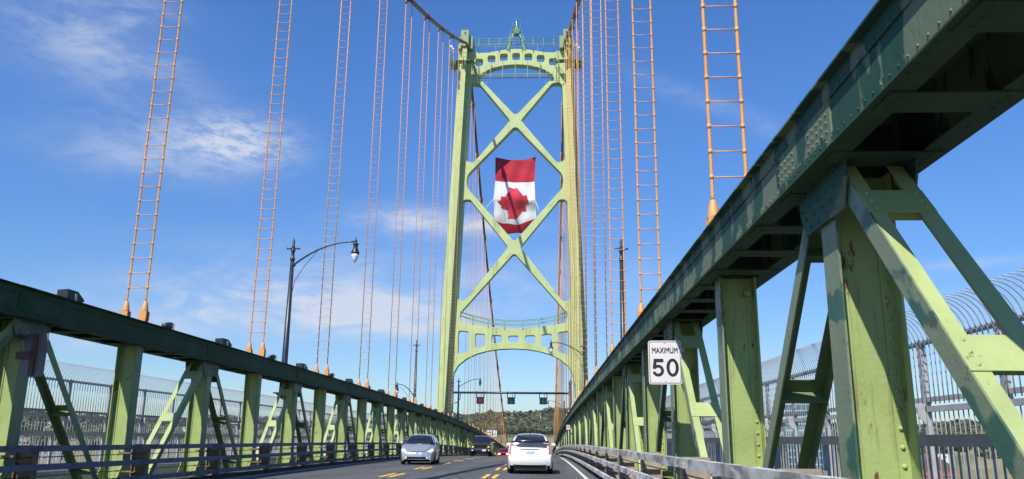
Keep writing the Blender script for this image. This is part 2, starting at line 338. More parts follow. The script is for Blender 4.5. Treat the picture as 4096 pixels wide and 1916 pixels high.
def brace_meshes(dy, inner, mats):
    A = Vector((0, dy*.30, 2.27)); B = Vector((0, dy*4.60, -2.46)); d = (B-A).normalized(); L = (B-A).length
    nrm = Vector((0, -d.z, d.y)); nrm = nrm if nrm.z > 0 else -nrm; X = Vector((1, 0, 0)); h = .085
    limb = MB(); c = (A+B)/2
    for sx in (-1, 1):
        mi = 1 if sx == inner else 0
        limb.obox(c+X*sx*.250, X*.008, d*(L/2), nrm*h, mi)
        limb.obox(c+X*sx*.187+nrm*(h-.008), X*.0550, d*(L/2-.003), nrm*.008)
    bat = MB()
    for s_ in (1, -1):
        if s_ < 0: bat.obox(nrm*0-d*.0, X*.238, d*.006, nrm*(h+.002))
        if s_ < 0: continue
        bat.obox(nrm*s_*(h+.005), X*.254, d*.16, nrm*.005)
        for dd in (-.11, 0, .11):
            for sx in (-1, 1): bat.rivet(nrm*s_*(h+.010)+d*dd+X*sx*.19, nrm*s_, .019)
    lm = limb.mesh('limb', mats); bm_ = bat.mesh('batten_plate', mats)
    return lm, bm_, [A+d*(L*(q-.30)/4.30) for q in (.74, 1.93, 3.12)]
def gusset_mesh(mats, sx):
    mb = MB()
    if 1:
        xa, xb = sorted((sx*.275, sx*.291))
        mb.prism_x([(-.62, 2.295), (-.60, 2.12), (-.50, 1.88), (.50, 1.88), (.60, 2.12), (.62, 2.295)], xa, xb)
        for iz, z in enumerate((2.23, 2.13, 2.03, 1.93)):
            wd = .54 if z > 2.1 else .44
            k = int(wd/.1)
            for i in range(-k, k+1):
                if (i+iz) % 2 == 0 or z > 2.2: mb.rivet((sx*.291, i*.108, z), (sx, 0, 0), .021)
    return mb.mesh('gusset_plate', mats)
GUSR = mat('dark_green_gusset_patched', (0.030, 0.085, 0.062, 1), 0.6, spec=.2, var=.15, alt=(0.12, 0.16, 0.095, 1), athr=(0.56, 0.58), ascale=2.2, rust=.62, bump=.25)
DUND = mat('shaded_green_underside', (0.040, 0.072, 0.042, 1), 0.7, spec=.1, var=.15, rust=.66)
GFAR = mat('shaded_green_brace', (0.125, 0.175, 0.070, 1), 0.6, spec=.2, var=.12, vscale=1.3, rust=0.64, rscale=5.0, bump=.2, bscale=22)  # brace green darkened for far-side braces: their shade is put into the colour
def truss(name, label, X, inner, chordm, postm):
    base = (X, 0, RZ); t = thing(name, label, 'bridge truss', base)
    ch = MB()
    sweep(ch, X-.52, X+.52, 2.866, 2.886, Y0, Y1)
    for sx in (-1, 1):
        for (a, b, z0, z1) in ((.410, .430, 2.301, 2.8655), (.4302, .446, 2.72, 2.8653), (.4302, .446, 2.301, 2.43)):
            xa, xb = sorted((X+sx*a, X+sx*b)); sweep(ch, xa, xb, z0, z1, Y0, Y1)
        xa, xb = sorted((X+sx*.28, X+sx*.50)); sweep(ch, xa, xb, 2.284, 2.300, Y0, Y1, m=1)
    # interior diaphragms
    y = FR*P-P
    while y < Y1: ch.box(X-.405, X+.405, y-.008, y+.008, 2.32, 2.80, 1); y += P/2
    # battens underneath
    y = FR*P+P*3/16-P
    while y < Y1:
        ch.box(X-.44, X+.44, y-.17, y+.17, 2.270, 2.2835, 1)
        if y < 40:
            for sx in (-1, 1):
                for dy in (-.1, 0, .1): ch.rivet((X+sx*.36, y+dy, 2.270), (0, 0, -1), .018, m=1)
        y += P/8
    # rivets on the road side and on the flange
    y = .0
    while y < 62:
        for z, dx in ((2.835, 0), (2.75, .065), (2.39, .03)):
            ch.rivet((X+inner*.446, y+dx, z), (inner, 0, 0), .0135, n=5 if y > 14 else 8)
        if y < 25:
            ch.rivet((X-inner*.39, y, 2.284), (0, 0, -1), .016, n=5, m=1); ch.rivet((X+inner*.45, y+.06, 2.284), (0, 0, -1), .016, n=5, m=1)
        y += .14
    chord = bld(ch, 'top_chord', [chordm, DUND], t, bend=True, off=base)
    # splice plates above every gusset
    spms = []
    for sx in (-1, 1):
        sp = MB(); xa, xb = sorted((sx*.4305, sx*.4445)); sp.box(xa, xb, -.78, .78, 2.432, 2.717)
        for iz, z in enumerate((2.47, 2.545, 2.62, 2.69)):
            for i in range(-6, 7):
                if abs(i) > 1: sp.rivet((sx*.4445, i*.115, z), (sx, 0, 0), .017, n=5)
        spms.append(sp.mesh('splice_plate', chordm))
    sp = MB()
    sp.box(-.50, .50, -.8, .8, 2.8865, 2.898)
    for i in range(-7, 8):
        for q in (-.44, .44): sp.rivet((q, i*.105, 2.898), (0, 0, 1), .018, n=5)
    spms.append(sp.mesh('splice_plate', chordm))
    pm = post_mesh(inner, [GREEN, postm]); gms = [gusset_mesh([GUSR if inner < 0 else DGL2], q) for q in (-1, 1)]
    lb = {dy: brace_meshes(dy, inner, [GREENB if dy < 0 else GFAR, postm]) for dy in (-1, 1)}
    first = {}
    def put(nm, me, par, loc):
        if nm in first: o = first[nm].copy(); o.data = me; C.objects.link(o); o.parent = par; o.location = loc
        else: o = ob(nm, me, par, loc); first[nm] = o
        return o
    k = -1
    while (k+FR)*P < Y1-2:
        yp = (k+FR)*P; yg = (k+.5+FR)*P
        if yp > -3: put('post', pm, t, (0, yp, -RZ-drop(yp)))
        if yg < Y1:
            dz = -RZ-drop(yg)
            put('post', pm, t, (0, yg, dz)); [put('gusset_plate', q, t, (0, yg, dz)) for q in gms]; [put('splice_plate', q, chord, (0, yg, dz)) for q in spms]
            for dy in (-1, 1):
                b = put('brace', lb[dy][0], t, (0, yg, dz))
                if yg < 125:
                    for c in lb[dy][2]: put('batten_plate', lb[dy][1], b, c)
        k += 1
    # lower chord
    lc = MB(); sweep(lc, X-.34, X+.34, -2.3, -1.905, Y0, Y1); bld(lc, 'bottom_chord', GREEN, t, bend=True, off=base)
    return t
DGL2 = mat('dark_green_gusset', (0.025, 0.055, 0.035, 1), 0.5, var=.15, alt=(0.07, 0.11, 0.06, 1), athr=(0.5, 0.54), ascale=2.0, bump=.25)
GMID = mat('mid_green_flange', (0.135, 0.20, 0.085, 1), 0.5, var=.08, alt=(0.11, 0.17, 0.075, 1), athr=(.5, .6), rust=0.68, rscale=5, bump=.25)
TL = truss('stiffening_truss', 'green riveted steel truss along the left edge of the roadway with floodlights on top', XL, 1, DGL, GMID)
TR = truss('stiffening_truss', 'rust streaked green steel truss rising large over the right side of the road', XR, -1, DGR, GMOT)

# ------------------------------------------------------------------ guard rails
def guard(sg, label, rm, bm_):
    xr = XC+sg*5.78; base = (xr, 0, RZ); t = thing('guard_rail', label, 'guard rail', base)
    for z1 in (-.205, -.565, -.95):
        r = MB(); y = -8+random.random()
        xa, xb = sorted((xr-sg*.0, xr+sg*.11))
        while y < 262:
            e = y+P/2; r.box(xa, xb, y, e-.012, z1-.115, z1); r.box(xa-.004, xb+.004, e-.18, e+.12, z1-.119, z1+.004); y = e
        bld(r, 'rail', rm, t, bend=True, off=base)
    for z in (-.43, -.80):
        r = MB(); ys = ysteps(-8, 262, 4); r.tube([(xr+sg*.16, y, z-drop(y)) for y in ys], .010, 5); bld(r, 'wire', BLACK, t, off=base)
    b = MB()
    def bx(a, c, *q): xa, xb = sorted((sg*a, sg*c)); b.box(xa, xb, *q)
    bx(.135, .47, -.012, .012, -1.14, -.20); bx(.111, .135, -.09, .09, -1.14, -.207); bx(.47, .495, -.075, .075, -1.14, -.212)
    for z in (-.50, -.88): bx(.14, .465, -.09, -.013, z-.012, z+.012)
    for z in (-.42, -.86): bx(.4955, .88, -.03, .03, z-.025, z+.025)
    for z in (-.3, -.6, -.75, -1.0): b.rivet((sg*.24, -.013, z), (0, -1, 0), .022)
    me = b.mesh('bracket', bm_); k = -1; f = None
    while (k*.5+FR)*P < 262:
        y = (k*.5+FR)*P; k += 1
        if f is None: f = ob('bracket', me, t, (0, y-.25, -RZ-drop(y)))
        else: o = f.copy(); C.objects.link(o); o.parent = t; o.location = (0, y-.25, -RZ-drop(y))
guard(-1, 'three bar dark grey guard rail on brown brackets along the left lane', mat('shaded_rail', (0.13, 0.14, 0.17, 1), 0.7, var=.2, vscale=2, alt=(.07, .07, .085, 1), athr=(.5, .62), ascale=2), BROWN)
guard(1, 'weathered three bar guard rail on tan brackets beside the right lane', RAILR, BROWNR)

# ------------------------------------------------------------------ walkway railings and outer fences
BAY = P/4
def fences(sg, side):
    # inner picket railing
    x = XC+sg*7.80; base = (x, 0, -.83); t = thing('walkway_railing', 'low picket railing with thick handrail inside the %s walkway' % side, 'railing', base)
    h = MB(); sweep(h, x-.03, x+.03, -.02, .088, -6, 262, BAY); sweep(h, x-.02, x+.02, -.80, -.76, -6, 262, BAY)
    bld(h, 'handrail', HANDR, t, bend=True, off=base)
    pk = MB()
    for i in range(16):
        y = i*BAY/16+.05; pk.tube([(0, y, -.76), (0, y, -.021)], .0105, 5, caps=False)
    pm = pk.mesh('pickets', FENCEM)
    ps = MB(); ps.box(-.035, .035, -.035, .035, -.83, -.021); psm = ps.mesh('post', GALV)
    ff = {}
    def put(nm, me, par, loc):
        if nm in ff: o = ff[nm].copy(); o.data = me; C.objects.link(o); o.parent = par; o.location = loc
        else: o = ob(nm, me, par, loc); ff[nm] = o
        return o
    lo = 2.0 if sg > 0 else 8.0; n = 0; y = lo
    while n < 72: put('pickets', pm, t, (0, y, .83-drop(y))); put('post', psm, t, (0, y, .83-drop(y))); y += BAY; n += 1
    # outer fence with inward curved bars
    x = XC+sg*10.10; base = (x, 0, -.9); t = thing('curved_top_fence', 'tall grey bar fence with curling top outside the %s walkway' % side, 'fence', base); ff.clear()
    h = MB(); ya = 4.0 if sg > 0 else 10.0
    sweep(h, x-.03, x+.03, 1.53, 1.60, ya, 262, BAY); sweep(h, x-.03, x+.03, .645, .715, ya, 262, BAY); sweep(h, x-.04, x+.04, .49, .575, ya, 262, BAY); sweep(h, x-.03, x+.03, -.86, -.79, ya, 262, BAY)
    bld(h, 'rail', GALV, t, bend=True, off=base)
    pk = MB()
    for i in range(16):
        y = i*BAY/16+.05
        pk.tube([(0, y, -.79), (0, y, .489)], .0098, 5, caps=False)
        pts = [(-sg*.045, y, .60), (-sg*.045, y, 1.50)]
        for a in range(0, 8):
            th = radians(a*12.5); pts.append((-sg*(.045+.46*(1-cos(th))), y, 1.50+.50*sin(th)))
        pk.tube(pts, .0098, 5)
    pm = pk.mesh('bar_panel', FENCEM)
    ps = MB(); ps.box(-.04, .04, -.05, .05, -.9, .60); ps.box(-.035, .035, -.045, .045, .60, 1.62); ps.prism_y([(-sg*.04, .30), (-sg*.04, .62), (-sg*.16, .62), (-sg*.16, .42)], -.012, .012); psm = ps.mesh('post', GALV)
    n = 0; y = ya
    while n < 68: put('bar_panel', pm, t, (0, y, .9-drop(y))); put('post', psm, t, (0, y, .9-drop(y))); y += BAY; n += 1
fences(-1, 'left'); fences(1, 'right')

# ------------------------------------------------------------------ main cables and suspenders
YT = 104.2
def cz(y):
    if y <= YT: s_ = YT-y; return 54.5-.485*s_+.00105*s_*s_
    s_ = y-YT; return 54.3-.545*s_+.00106*s_*s_
NODES = [k for k in range(0, 26) if k != 11]
cables = []
for X, lab in ((XL, 'thick brown suspension cable on the left, sweeping from the tower top'), (XR, 'thick brown suspension cable on the right, steep above the tower leg')):
    base = (X, YT, 0); t = thing('main_cable', lab, 'suspension cable', base)
    a = MB(); a.tube([(X, y, cz(y)) for y in ysteps(-30, YT+.6, 3)], .19, 12)
    a.tube([(X, y, cz(y)) for y in ysteps(YT+.8, 252, 3)], .19, 12)
    bld(a, 'cable', CABLE, t, off=base)
    for k in NODES:
        y = (k+FR)*P
        sl_ = (cz(y+.1)-cz(y-.1))/.2; d = Vector((0, 1, sl_)).normalized(); c = Vector((X, y, cz(y)))
        b = MB(); b.tube([c-d*.42, c-d*.40, c+d*.40, c+d*.42], [.20, .245, .245, .20], 12)
        b.box(X-.30, X+.30, y-.10, y+.10, cz(y)-.12, cz(y)+.02)
        b.box(X-.05, X+.05, y-.3, y+.3, cz(y)+.19, cz(y)+.30); b.box(X-.32, X-.16, y-.12, y+.12, cz(y)-.34, cz(y)-.13); b.box(X+.16, X+.32, y-.12, y+.12, cz(y)-.34, cz(y)-.13)
        bld(b, 'cable_band', SOCK if k > 11 else CABLE, t, off=base)
HX = .255
rb = MB(); rb.tube([(-HX+.03, 0, 0), (HX-.03, 0, 0)], .0105, 6)
for sx in (-1, 1): rb.tube([(sx*HX, 0, -.035), (sx*HX, 0, .035)], .031, 8)
rung_me = rb.mesh('rung', ROPE)
sk = MB()
sk.lathe((0, 0, 0), [(.098, 3.20), (.094, 3.24), (.052, 3.46), (.034, 3.49)], 12)
for sy in (-1, 1):
    sk.prism_y([(-.098, 3.21), (-.10, 3.02), (-.07, 2.90), (.07, 2.90), (.10, 3.02), (.098, 3.21)], sy*.098 if sy < 0 else .055, sy*.055 if sy < 0 else .098)
sk.lathe((0, 0, 0), [(.058, 2.895), (.058, 3.02), (.045, 3.10), (.01, 3.13)], 10)
sock_me = sk.mesh('socket', SOCK)
def rope_mesh(L, twisted, r):
    a = MB()
    if twisted:
        n = int(L/.055)
        for s_ in range(5):
            a.tube([(.0155*cos(2*pi*s_/5+i*.055*2*pi/.34), .0155*sin(2*pi*s_/5+i*.055*2*pi/.34), i*L/n) for i in range(n+1)], .0135, 5)
    else: a.tube([(0, 0, 0), (0, 0, L)], r, 6)
    return a.mesh('rope', ROPE)
def hlabel(k, side):
    if k < 11: return 'orange ladder shaped suspender %s, %s from the camera' % (side, ORD[k])
    return 'thin orange suspender %s, %s one behind the tower' % (side, ORD[k-12])
for X, side in ((XL, 'on the left truss'), (XR, 'on the right truss')):
    for k in NODES:
        y = (k+FR)*P; zt = cz(y)-.2; zb = 3.49-drop(y)
        if zt-zb < .7: continue
        if k == 0: continue
        if side[7] == 'l' and False: pass
        t = thing('suspender', hlabel(k-(0 if k > 11 else 1), side) if k > 11 else hlabel(k-1, side), 'suspender', (X, y, 2.89-drop(y)), 0, 'suspender ropes '+side)
        L = zt-zb; me = rope_mesh(L, y < 33, .024 if y < 125 else .028)
        for sx in (-1, 1):
            ob('rope', me, t, (sx*HX, 0, zb-(2.89-drop(y)))); ob('socket', sock_me, t, (sx*HX, 0, -2.89))
        n = int(L/.405); zs = [.36+i*.405+(zb-(2.89-drop(y))) for i in range(n)]
        lim = 100; f = None
        for z in zs[:lim]:
            if f is None: f = ob('rung', rung_me, t, (0, 0, z))
            else: o = f.copy(); C.objects.link(o); o.parent = t; o.location = (0, 0, z)
        if zs[lim:]:
            a = MB()
            for z in zs[lim:]:
                a.box(-HX+.02, HX-.02, -.010, .010, z-.010, z+.010)
                for sx in (-1, 1): a.box(sx*HX-.028, sx*HX+.028, -.028, .028, z-.035, z+.035)
            tag(bld(a, 'rungs', ROPE, t), kind='stuff')

# ------------------------------------------------------------------ tower
tw = thing('bridge_tower', 'tall pale green steel suspension tower with crossed braces and arched struts', 'bridge tower', (XC, YT, -46))
TB = (XC, YT, -46)
def oe(z): return 9.64-.0340*(z-6.3)     # outer edge
def quadcol(mb, fi, fo, z0, z1, y0, y1, sg, seg=8, ty=0.0, m=0):
    for i in range(seg):
        za = z0+(z1-z0)*i/seg; zb_ = z0+(z1-z0)*(i+1)/seg; V = []
        for z in (za, zb_):
            for (f, y) in ((fi, y0), (fo, y0), (fo, y1), (fi, y1)): V.append((XC+sg*f(z), y, z))
        mb.add(V, [(0,3,2,1),(4,5,6,7),(0,1,5,4),(1,2,6,5),(2,3,7,6),(3,0,4,7)], m)
ie = lambda z: oe(z)-1.73
for sg in (-1, 1):
    l = MB()
    quadcol(l, lambda z: oe(z)-1.22, lambda z: oe(z)-.55, -46, 53.4, YT-1.25, YT+4.3, sg, 16)
    quadcol(l, lambda z: oe(z)-.549, lambda z: oe(z), -46, 53.3, YT-.02, YT+3.0, sg, 16)
    quadcol(l, lambda z: ie(z), lambda z: oe(z)-1.221, -46, 53.3, YT-.004, YT+3.0, sg, 16)
    # horizontal plate seams
    for z in (-20, 2, 16.8, 31.5, 42.3): quadcol(l, lambda z: ie(z)-.006, lambda z: oe(z)-1.224, z, z+.05, YT-.02, YT+.0, sg, 1); quadcol(l, lambda z: oe(z)-1.224, lambda z: oe(z)-.546, z+.2, z+.25, YT-1.262, YT-1.251, sg, 1)
    bld(l, 'leg', TOWER, tw, off=TB)
    # saddle housing
    h = MB()
    xa, xb = sorted((XC+sg*6.62, XC+sg*7.72)); h.box(xa, xb, YT-1.5, YT+3.2, 53.42, 55.85)
    xa, xb = sorted((XC+sg*6.10, XC+sg*6.615)); h.box(xa, xb, YT-.9, YT+3.0, 53.32, 55.15)
    xa, xb = sorted((XC+sg*7.725, XC+sg*8.1)); h.box(xa, xb, YT-.9, YT+3.0, 53.32, 55.0)
    bld(h, 'saddle_housing', mat('saddle_green_paint', (0.20, 0.28, 0.11, 1), .5, var=.06), tw, off=TB)
    q = MB(); q.box(XC+sg*7.1-.13, XC+sg*7.1+.13, YT-1.53, YT-1.505, 55.2, 55.5); bld(q, 'hatch', BLACK, tw, off=TB)
# bracing: plate with holes
def rnd(poly, r, n=5):
    out_ = []; m = len(poly)
    for i in range(m):
        p0 = Vector(poly[i-1][:2]); p1 = Vector(poly[i][:2]); p2 = Vector(poly[(i+1) % m][:2]); rr = poly[i][2] if len(poly[i]) > 2 else r
        a = (p0-p1); b = (p2-p1); la, lb_ = a.length, b.length; a.normalize(); b.normalize()
        ang = a.angle(b) if la > 0 and lb_ > 0 else pi
        if rr <= 0 or ang > pi*.93: out_.append((p1.x, p1.y)); continue
        tdist = min(rr/math.tan(ang/2), la*.48, lb_*.48); re = tdist*math.tan(ang/2)
        s0 = p1+a*tdist; s1 = p1+b*tdist; cen = p1+(a+b).normalized()*(re/sin(ang/2))
        a0 = atan2(s0.y-cen.y, s0.x-cen.x); a1 = atan2(s1.y-cen.y, s1.x-cen.x); da = (a1-a0+pi) % (2*pi)-pi
        for k in range(n+1): th = a0+da*k/n; out_.append((cen.x+re*cos(th), cen.y+re*sin(th)))
    return out_
def plate(loops, y0, y1, name, m, parent, off, cuts=None):
    cu = bpy.data.curves.new(name, 'CURVE'); cu.dimensions = '2D'; cu.fill_mode = 'BOTH'; cu.extrude = (y1-y0)/2
    for lp in loops:
        sp = cu.splines.new('POLY'); sp.points.add(len(lp)-1); sp.use_cyclic_u = True
        for i, (a, b) in enumerate(lp): sp.points[i].co = (a, b, 0, 1)
    co = bpy.data.objects.new(name, cu); C.objects.link(co); dg = bpy.context.evaluated_depsgraph_get(); dg.update()
    me = bpy.data.meshes.new_from_object(co.evaluated_get(dg)); bpy.data.objects.remove(co); 
    me.transform(Matrix(((1,0,0,XC-off[0]),(0,0,-1,(y0+y1)/2-off[1]),(0,1,0,-off[2]),(0,0,0,1))))
    res = []
    for (nm, za, zb_) in (cuts or [(name, -1e5, 1e5)]):
        bm = bmesh.new(); bm.from_mesh(me)
        for zc, keep in ((za, 1), (zb_, -1)):
            if abs(zc) < 1e4:
                bmesh.ops.bisect_plane(bm, geom=bm.verts[:]+bm.edges[:]+bm.faces[:], plane_co=(0, 0, zc-off[2]), plane_no=(0, 0, 1), clear_inner=keep > 0, clear_outer=keep < 0)
        m2 = bpy.data.meshes.new(nm); bm.to_mesh(m2); bm.free(); m2.materials.clear(); m2.materials.append(m)
        res.append(ob(nm, m2, parent))
    return res
inn = lambda z: ie(z)+.05
outer = []
for z in (53.35, 45, 35, 25, 15, 7.6): outer.append((inn(z), z))
# bottom arch right to left
arch = [(7.80, 7.0), (7.62, 8.2), (7.1, 9.2), (6.0, 10.1), (4.7, 10.72), (3.3, 11.1), (1.7, 11.34), (0, 11.42)]
outer = outer[:-1]+[(inn(6.9), 6.9)]+arch+[(-a, b) for a, b in arch[::-1][1:]]+[(-inn(6.9), 6.9)]
outer += [(-inn(z), z) for z in (15, 25, 35, 45, 53.35)]
topc = [(-6.1, 53.30), (-5.2, 53.06), (-4.2, 53.08), (-3, 53.28), (-1.5, 53.54), (0, 53.64), (1.5, 53.54), (3, 53.28), (4.2, 53.08), (5.2, 53.06), (6.1, 53.30)]
outer += topc
holes = []
def sym(h): holes.append(h); holes.append([(-a, b) for a, b in h])
holes.append(rnd([(-5.35, 49.45, .35), (-4.3, 50.3, 1), (-3.0, 50.85), (-1.5, 51.18), (0, 51.28), (1.5, 51.18), (3.0, 50.85), (4.3, 50.3, 1), (5.35, 49.45, .35), (0, 43.5, .5)], .4))
sym(rnd([(ie(48.4), 48.55, .65), (5.05, 48.35, .5), (.72, 42.85, .45), (5.7, 36.65, .5), (ie(37)+.0, 36.95, .55)], .4))
holes.append(rnd([(0, 42.05, .45), (6.55, 34.9, 1.6), (6.55, 33.2, 1.6), (0, 25.55, .4), (-6.55, 33.2, 1.6), (-6.55, 34.9, 1.6)], .5))
sym(rnd([(ie(31), 31.45, .6), (6.0, 31.45, .5), (.78, 24.85, .4), (6.4, 17.6, .5), (ie(18), 17.7, .6)], .4))
holes.append(rnd([(0, 24.1, .4), (7.15, 15.85, .9), (6.7, 14.75, .5), (4.5, 14.4), (2.8, 14.18), (0, 14.02), (-2.8, 14.18), (-4.5, 14.4), (-6.7, 14.75, .5), (-7.15, 15.85, .9)], .4))
for i in range(-3, 4):
    c = i*1.73; zc = 52.47-.085*i*i; hw = .55
    if abs(i) == 3: zc = 51.62
    holes.append(rnd([(c-hw, zc-.55), (c+hw, zc-.55), (c+hw, zc+.55), (c-hw, zc+.55)], .28))
holes.append(rnd([(-.70, 12.26), (.70, 12.26), (.70, 13.08), (-.70, 13.08)], .3))
sym(rnd([(1.47, 12.22), (2.85, 12.02), (2.85, 13.18), (1.47, 13.10)], .28))
sym(rnd([(3.62, 11.75), (4.98, 11.35), (4.98, 13.38), (3.62, 13.25)], .28))
sym(rnd([(5.75, 11.02), (7.20, 10.55), (7.15, 13.75), (5.75, 13.55)], .28))
plate([outer]+holes, YT+.02, YT+1.25, 'bracing', TOWER, tw, TB, [('top_strut', 48.6, 1e5), ('upper_cross_brace', 33.9, 48.6), ('lower_cross_brace', 15.2, 33.9), ('portal_strut', -1e5, 15.2)])
# flange ribs along the arches + window stiffeners (plate joints)
st = MB()
for c in (-4.3, -2.6, -.87, .87, 2.6, 4.3):
    q = MB(); q.box(XC+c-.06, XC+c+.06, YT-.012, YT+.019, 51.3-.07*c*c, 53.45-.03*c*c); bld(q, 'stiffener', TOWER, tw, off=TB)
for c in (-5.37, -3.3, -1.1, 1.1, 3.3, 5.37):
    q = MB(); q.box(XC+c-.05, XC+c+.05, YT-.012, YT+.019, 11.45-.045*c*c, 14.0+.012*c*c); bld(q, 'stiffener', TOWER, tw, off=TB)
pts = arch+[(-a, b) for a, b in arch[::-1][1:]]
for (a, b), (c, d) in zip(pts, pts[1:]):
    V = [(XC+a, YT-.05, b-.004), (XC+c, YT-.05, d-.004), (XC+c, YT+1.32, d-.004), (XC+a, YT+1.32, b-.004), (XC+a, YT-.05, b+.05), (XC+c, YT-.05, d+.05), (XC+c, YT+1.32, d+.05), (XC+a, YT+1.32, b+.05)]
    st.add(V, [(0,3,2,1),(4,5,6,7),(0,1,5,4),(1,2,6,5),(2,3,7,6),(3,0,4,7)])
bld(st, 'flange', TOWER, tw, off=TB)
# latticework seen under the diagonal braces
seamm = mat('plate_seam', (.22, .28, .11, 1), .7)
for (xa, za), (xb, zb_) in (((-4.6, 48.0), (-3.75, 48.85)), ((4.6, 48.0), (3.75, 48.85)), ((-1.1, 41.0), (-.35, 41.75)), ((1.1, 41.0), (.35, 41.75)), ((-1.25, 42.3), (-.5, 43.05)), ((1.25, 42.3), (.5, 43.05)),
                            ((-5.35, 31.2), (-4.6, 30.35)), ((5.35, 31.2), (4.6, 30.35)), ((-1.15, 23.2), (-.4, 24.0)), ((1.15, 23.2), (.4, 24.0)), ((-5.7, 36.4), (-4.9, 37.1)), ((5.7, 36.4), (4.9, 37.1)), ((-5.9, 18.3), (-5.1, 19.0)), ((5.9, 18.3), (5.1, 19.0))):
    q = MB(); d = Vector((xb-xa, 0, zb_-za)); L_ = d.length/2; d.normalize(); n_ = Vector((-d.z, 0, d.x))
    q.obox((XC+(xa+xb)/2, YT+.012, (za+zb_)/2), d*L_, n_*.03, Vector((0, .006, 0))); bld(q, 'plate_seam', seamm, tw, off=TB)
# railings
LG = mat('light_green_rail', (0.17, 0.29, 0.15, 1), .5, var=.06)
r = MB()
for z in (53.9, 54.38, 54.8, 55.22): r.tube([(XC-6.1, YT-.1, z), (XC+6.1, YT-.1, z)], .035 if z < 55 else .05, 6)
for a in (-5.3, -3.85, -2.4, -.9, .9, 2.4, 3.85, 5.3): r.tube([(XC+a, YT-.1, 53.1), (XC+a, YT-.1, 55.2)], .04, 6)
r.box(XC-6.05, XC+6.05, YT+1.6, YT+1.66, 55.18, 55.25)
for a in (-3, 0, 3): r.box(XC+a-.03, XC+a+.03, YT+1.6, YT+1.65, 53, 55.18)
bld(r, 'top_railing', LG, tw, off=TB)
g = MB(); g.box(XC-5.2, XC+5.2, YT-.30, YT-.06, 49.12, 49.16)
for i in range(64): x = XC-5.15+i*.1635; g.box(x-.02, x+.02, YT-.32, YT-.29, 49.14, 49.55)
g.box(XC-5.2, XC+5.2, YT-.36, YT-.27, 49.56, 49.66, 1)
for a in (-3.55, -1.85, -.1, 1.62, 3.35): g.box(XC+a-.045, XC+a+.045, YT-.42, YT-.28, 49.0, 51.55, 1)
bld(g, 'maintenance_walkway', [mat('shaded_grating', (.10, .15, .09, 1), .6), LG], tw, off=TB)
r = MB()
for z0, dz in ((14.42, .55), (14.42, 1.05)):
    pp = [(-6.95, 15.55), (-5.3, 14.98), (-3.3, 14.55), (-1.2, 14.38), (1.2, 14.38), (3.3, 14.55), (5.3, 14.98), (6.95, 15.55)]
    r.tube([(XC+a, YT-.05, b+dz-.35) for a, b in pp], .045, 6); r.tube([(XC+a, YT+1.2, b+dz-.35) for a, b in pp], .045, 6)
for a, b in pp[1:-1]: r.box(XC+a-.04, XC+a+.04, YT-.1, YT-.02, b-.45, b+.68); r.box(XC+a-.04, XC+a+.04, YT+1.16, YT+1.24, b-.45, b+.68)
bld(r, 'portal_railing', LG, tw, off=TB)
# platforms round the leg tops
for sg in (-1, 1):
    p_ = MB(); zf = 50.95; ring = [(5.35, .0), (5.9, -2.0), (8.55, -2.0), (9.15, -1.2), (9.15, .9)]
    poly = [(XC+sg*a, YT+b) for a, b in ring]+[(XC+sg*oe(51), YT+.9), (XC+sg*oe(51), YT-.9), (XC+sg*5.7, YT-.9)]
    n = len(poly); p_.add([(a, b, zf) for a, b in poly]+[(a, b, zf+.06) for a, b in poly], [tuple(range(n)), tuple(range(n, 2*n))]+[(i, (i+1) % n, n+(i+1) % n, n+i) for i in range(n)], 1)
    pr = [(XC+sg*a, YT+b) for a, b in ring]
    for z in (zf+.5, zf+1.15): p_.tube([(a, b, z) for a, b in pr], .035, 6)
    for (a, b), (c, d) in zip(pr, pr[1:]):
        nn_ = max(1, int(hypot(c-a, d-b)/1.1))
        for i in range(nn_+1): x = a+(c-a)*i/nn_; y = b+(d-b)*i/nn_; p_.tube([(x, y, zf), (x, y, zf+1.15)], .03, 6)
    for xq in (6.0, 7.0, 8.4):
        p_.tube([(XC+sg*xq, YT-1.95, zf), (XC+sg*xq, YT-1.25, zf-1.3)], .06, 6)
    # stair cage below the outer corner
    for k in range(6): z = zf-1.5+k*.26; x = XC+sg*(9.0-(5-k)*.08); p_.box(x-.25, x+.25, YT-1.6, YT-1.4, z, z+.03, 1)
    p_.tube([(XC+sg*9.15, YT-1.6, zf-1.6), (XC+sg*9.15, YT-1.6, zf+1.1)], .03, 6); p_.tube([(XC+sg*8.6, YT-2.1, zf-1.8), (XC+sg*8.6, YT-2.1, zf)], .03, 6)
    p_.tube([(XC+sg*9.15, YT-1.4, zf-1.6), (XC+sg*8.6, YT-2.1, zf-1.8)], .03, 6)
    # ladder on the bracing gusset
    for q in (5.62, 6.0): p_.tube([(XC+sg*q, YT-.15, 48.3), (XC+sg*q, YT-.15, 50.9)], .03, 5)
    for k in range(9): p_.tube([(XC+sg*5.62, YT-.15, 48.4+k*.3), (XC+sg*6.0, YT-.15, 48.4+k*.3)], .02, 5)
    bld(p_, 'platform', [LG, mat('platform_grating', (.13, .19, .10, 1), .6)], tw, off=TB)
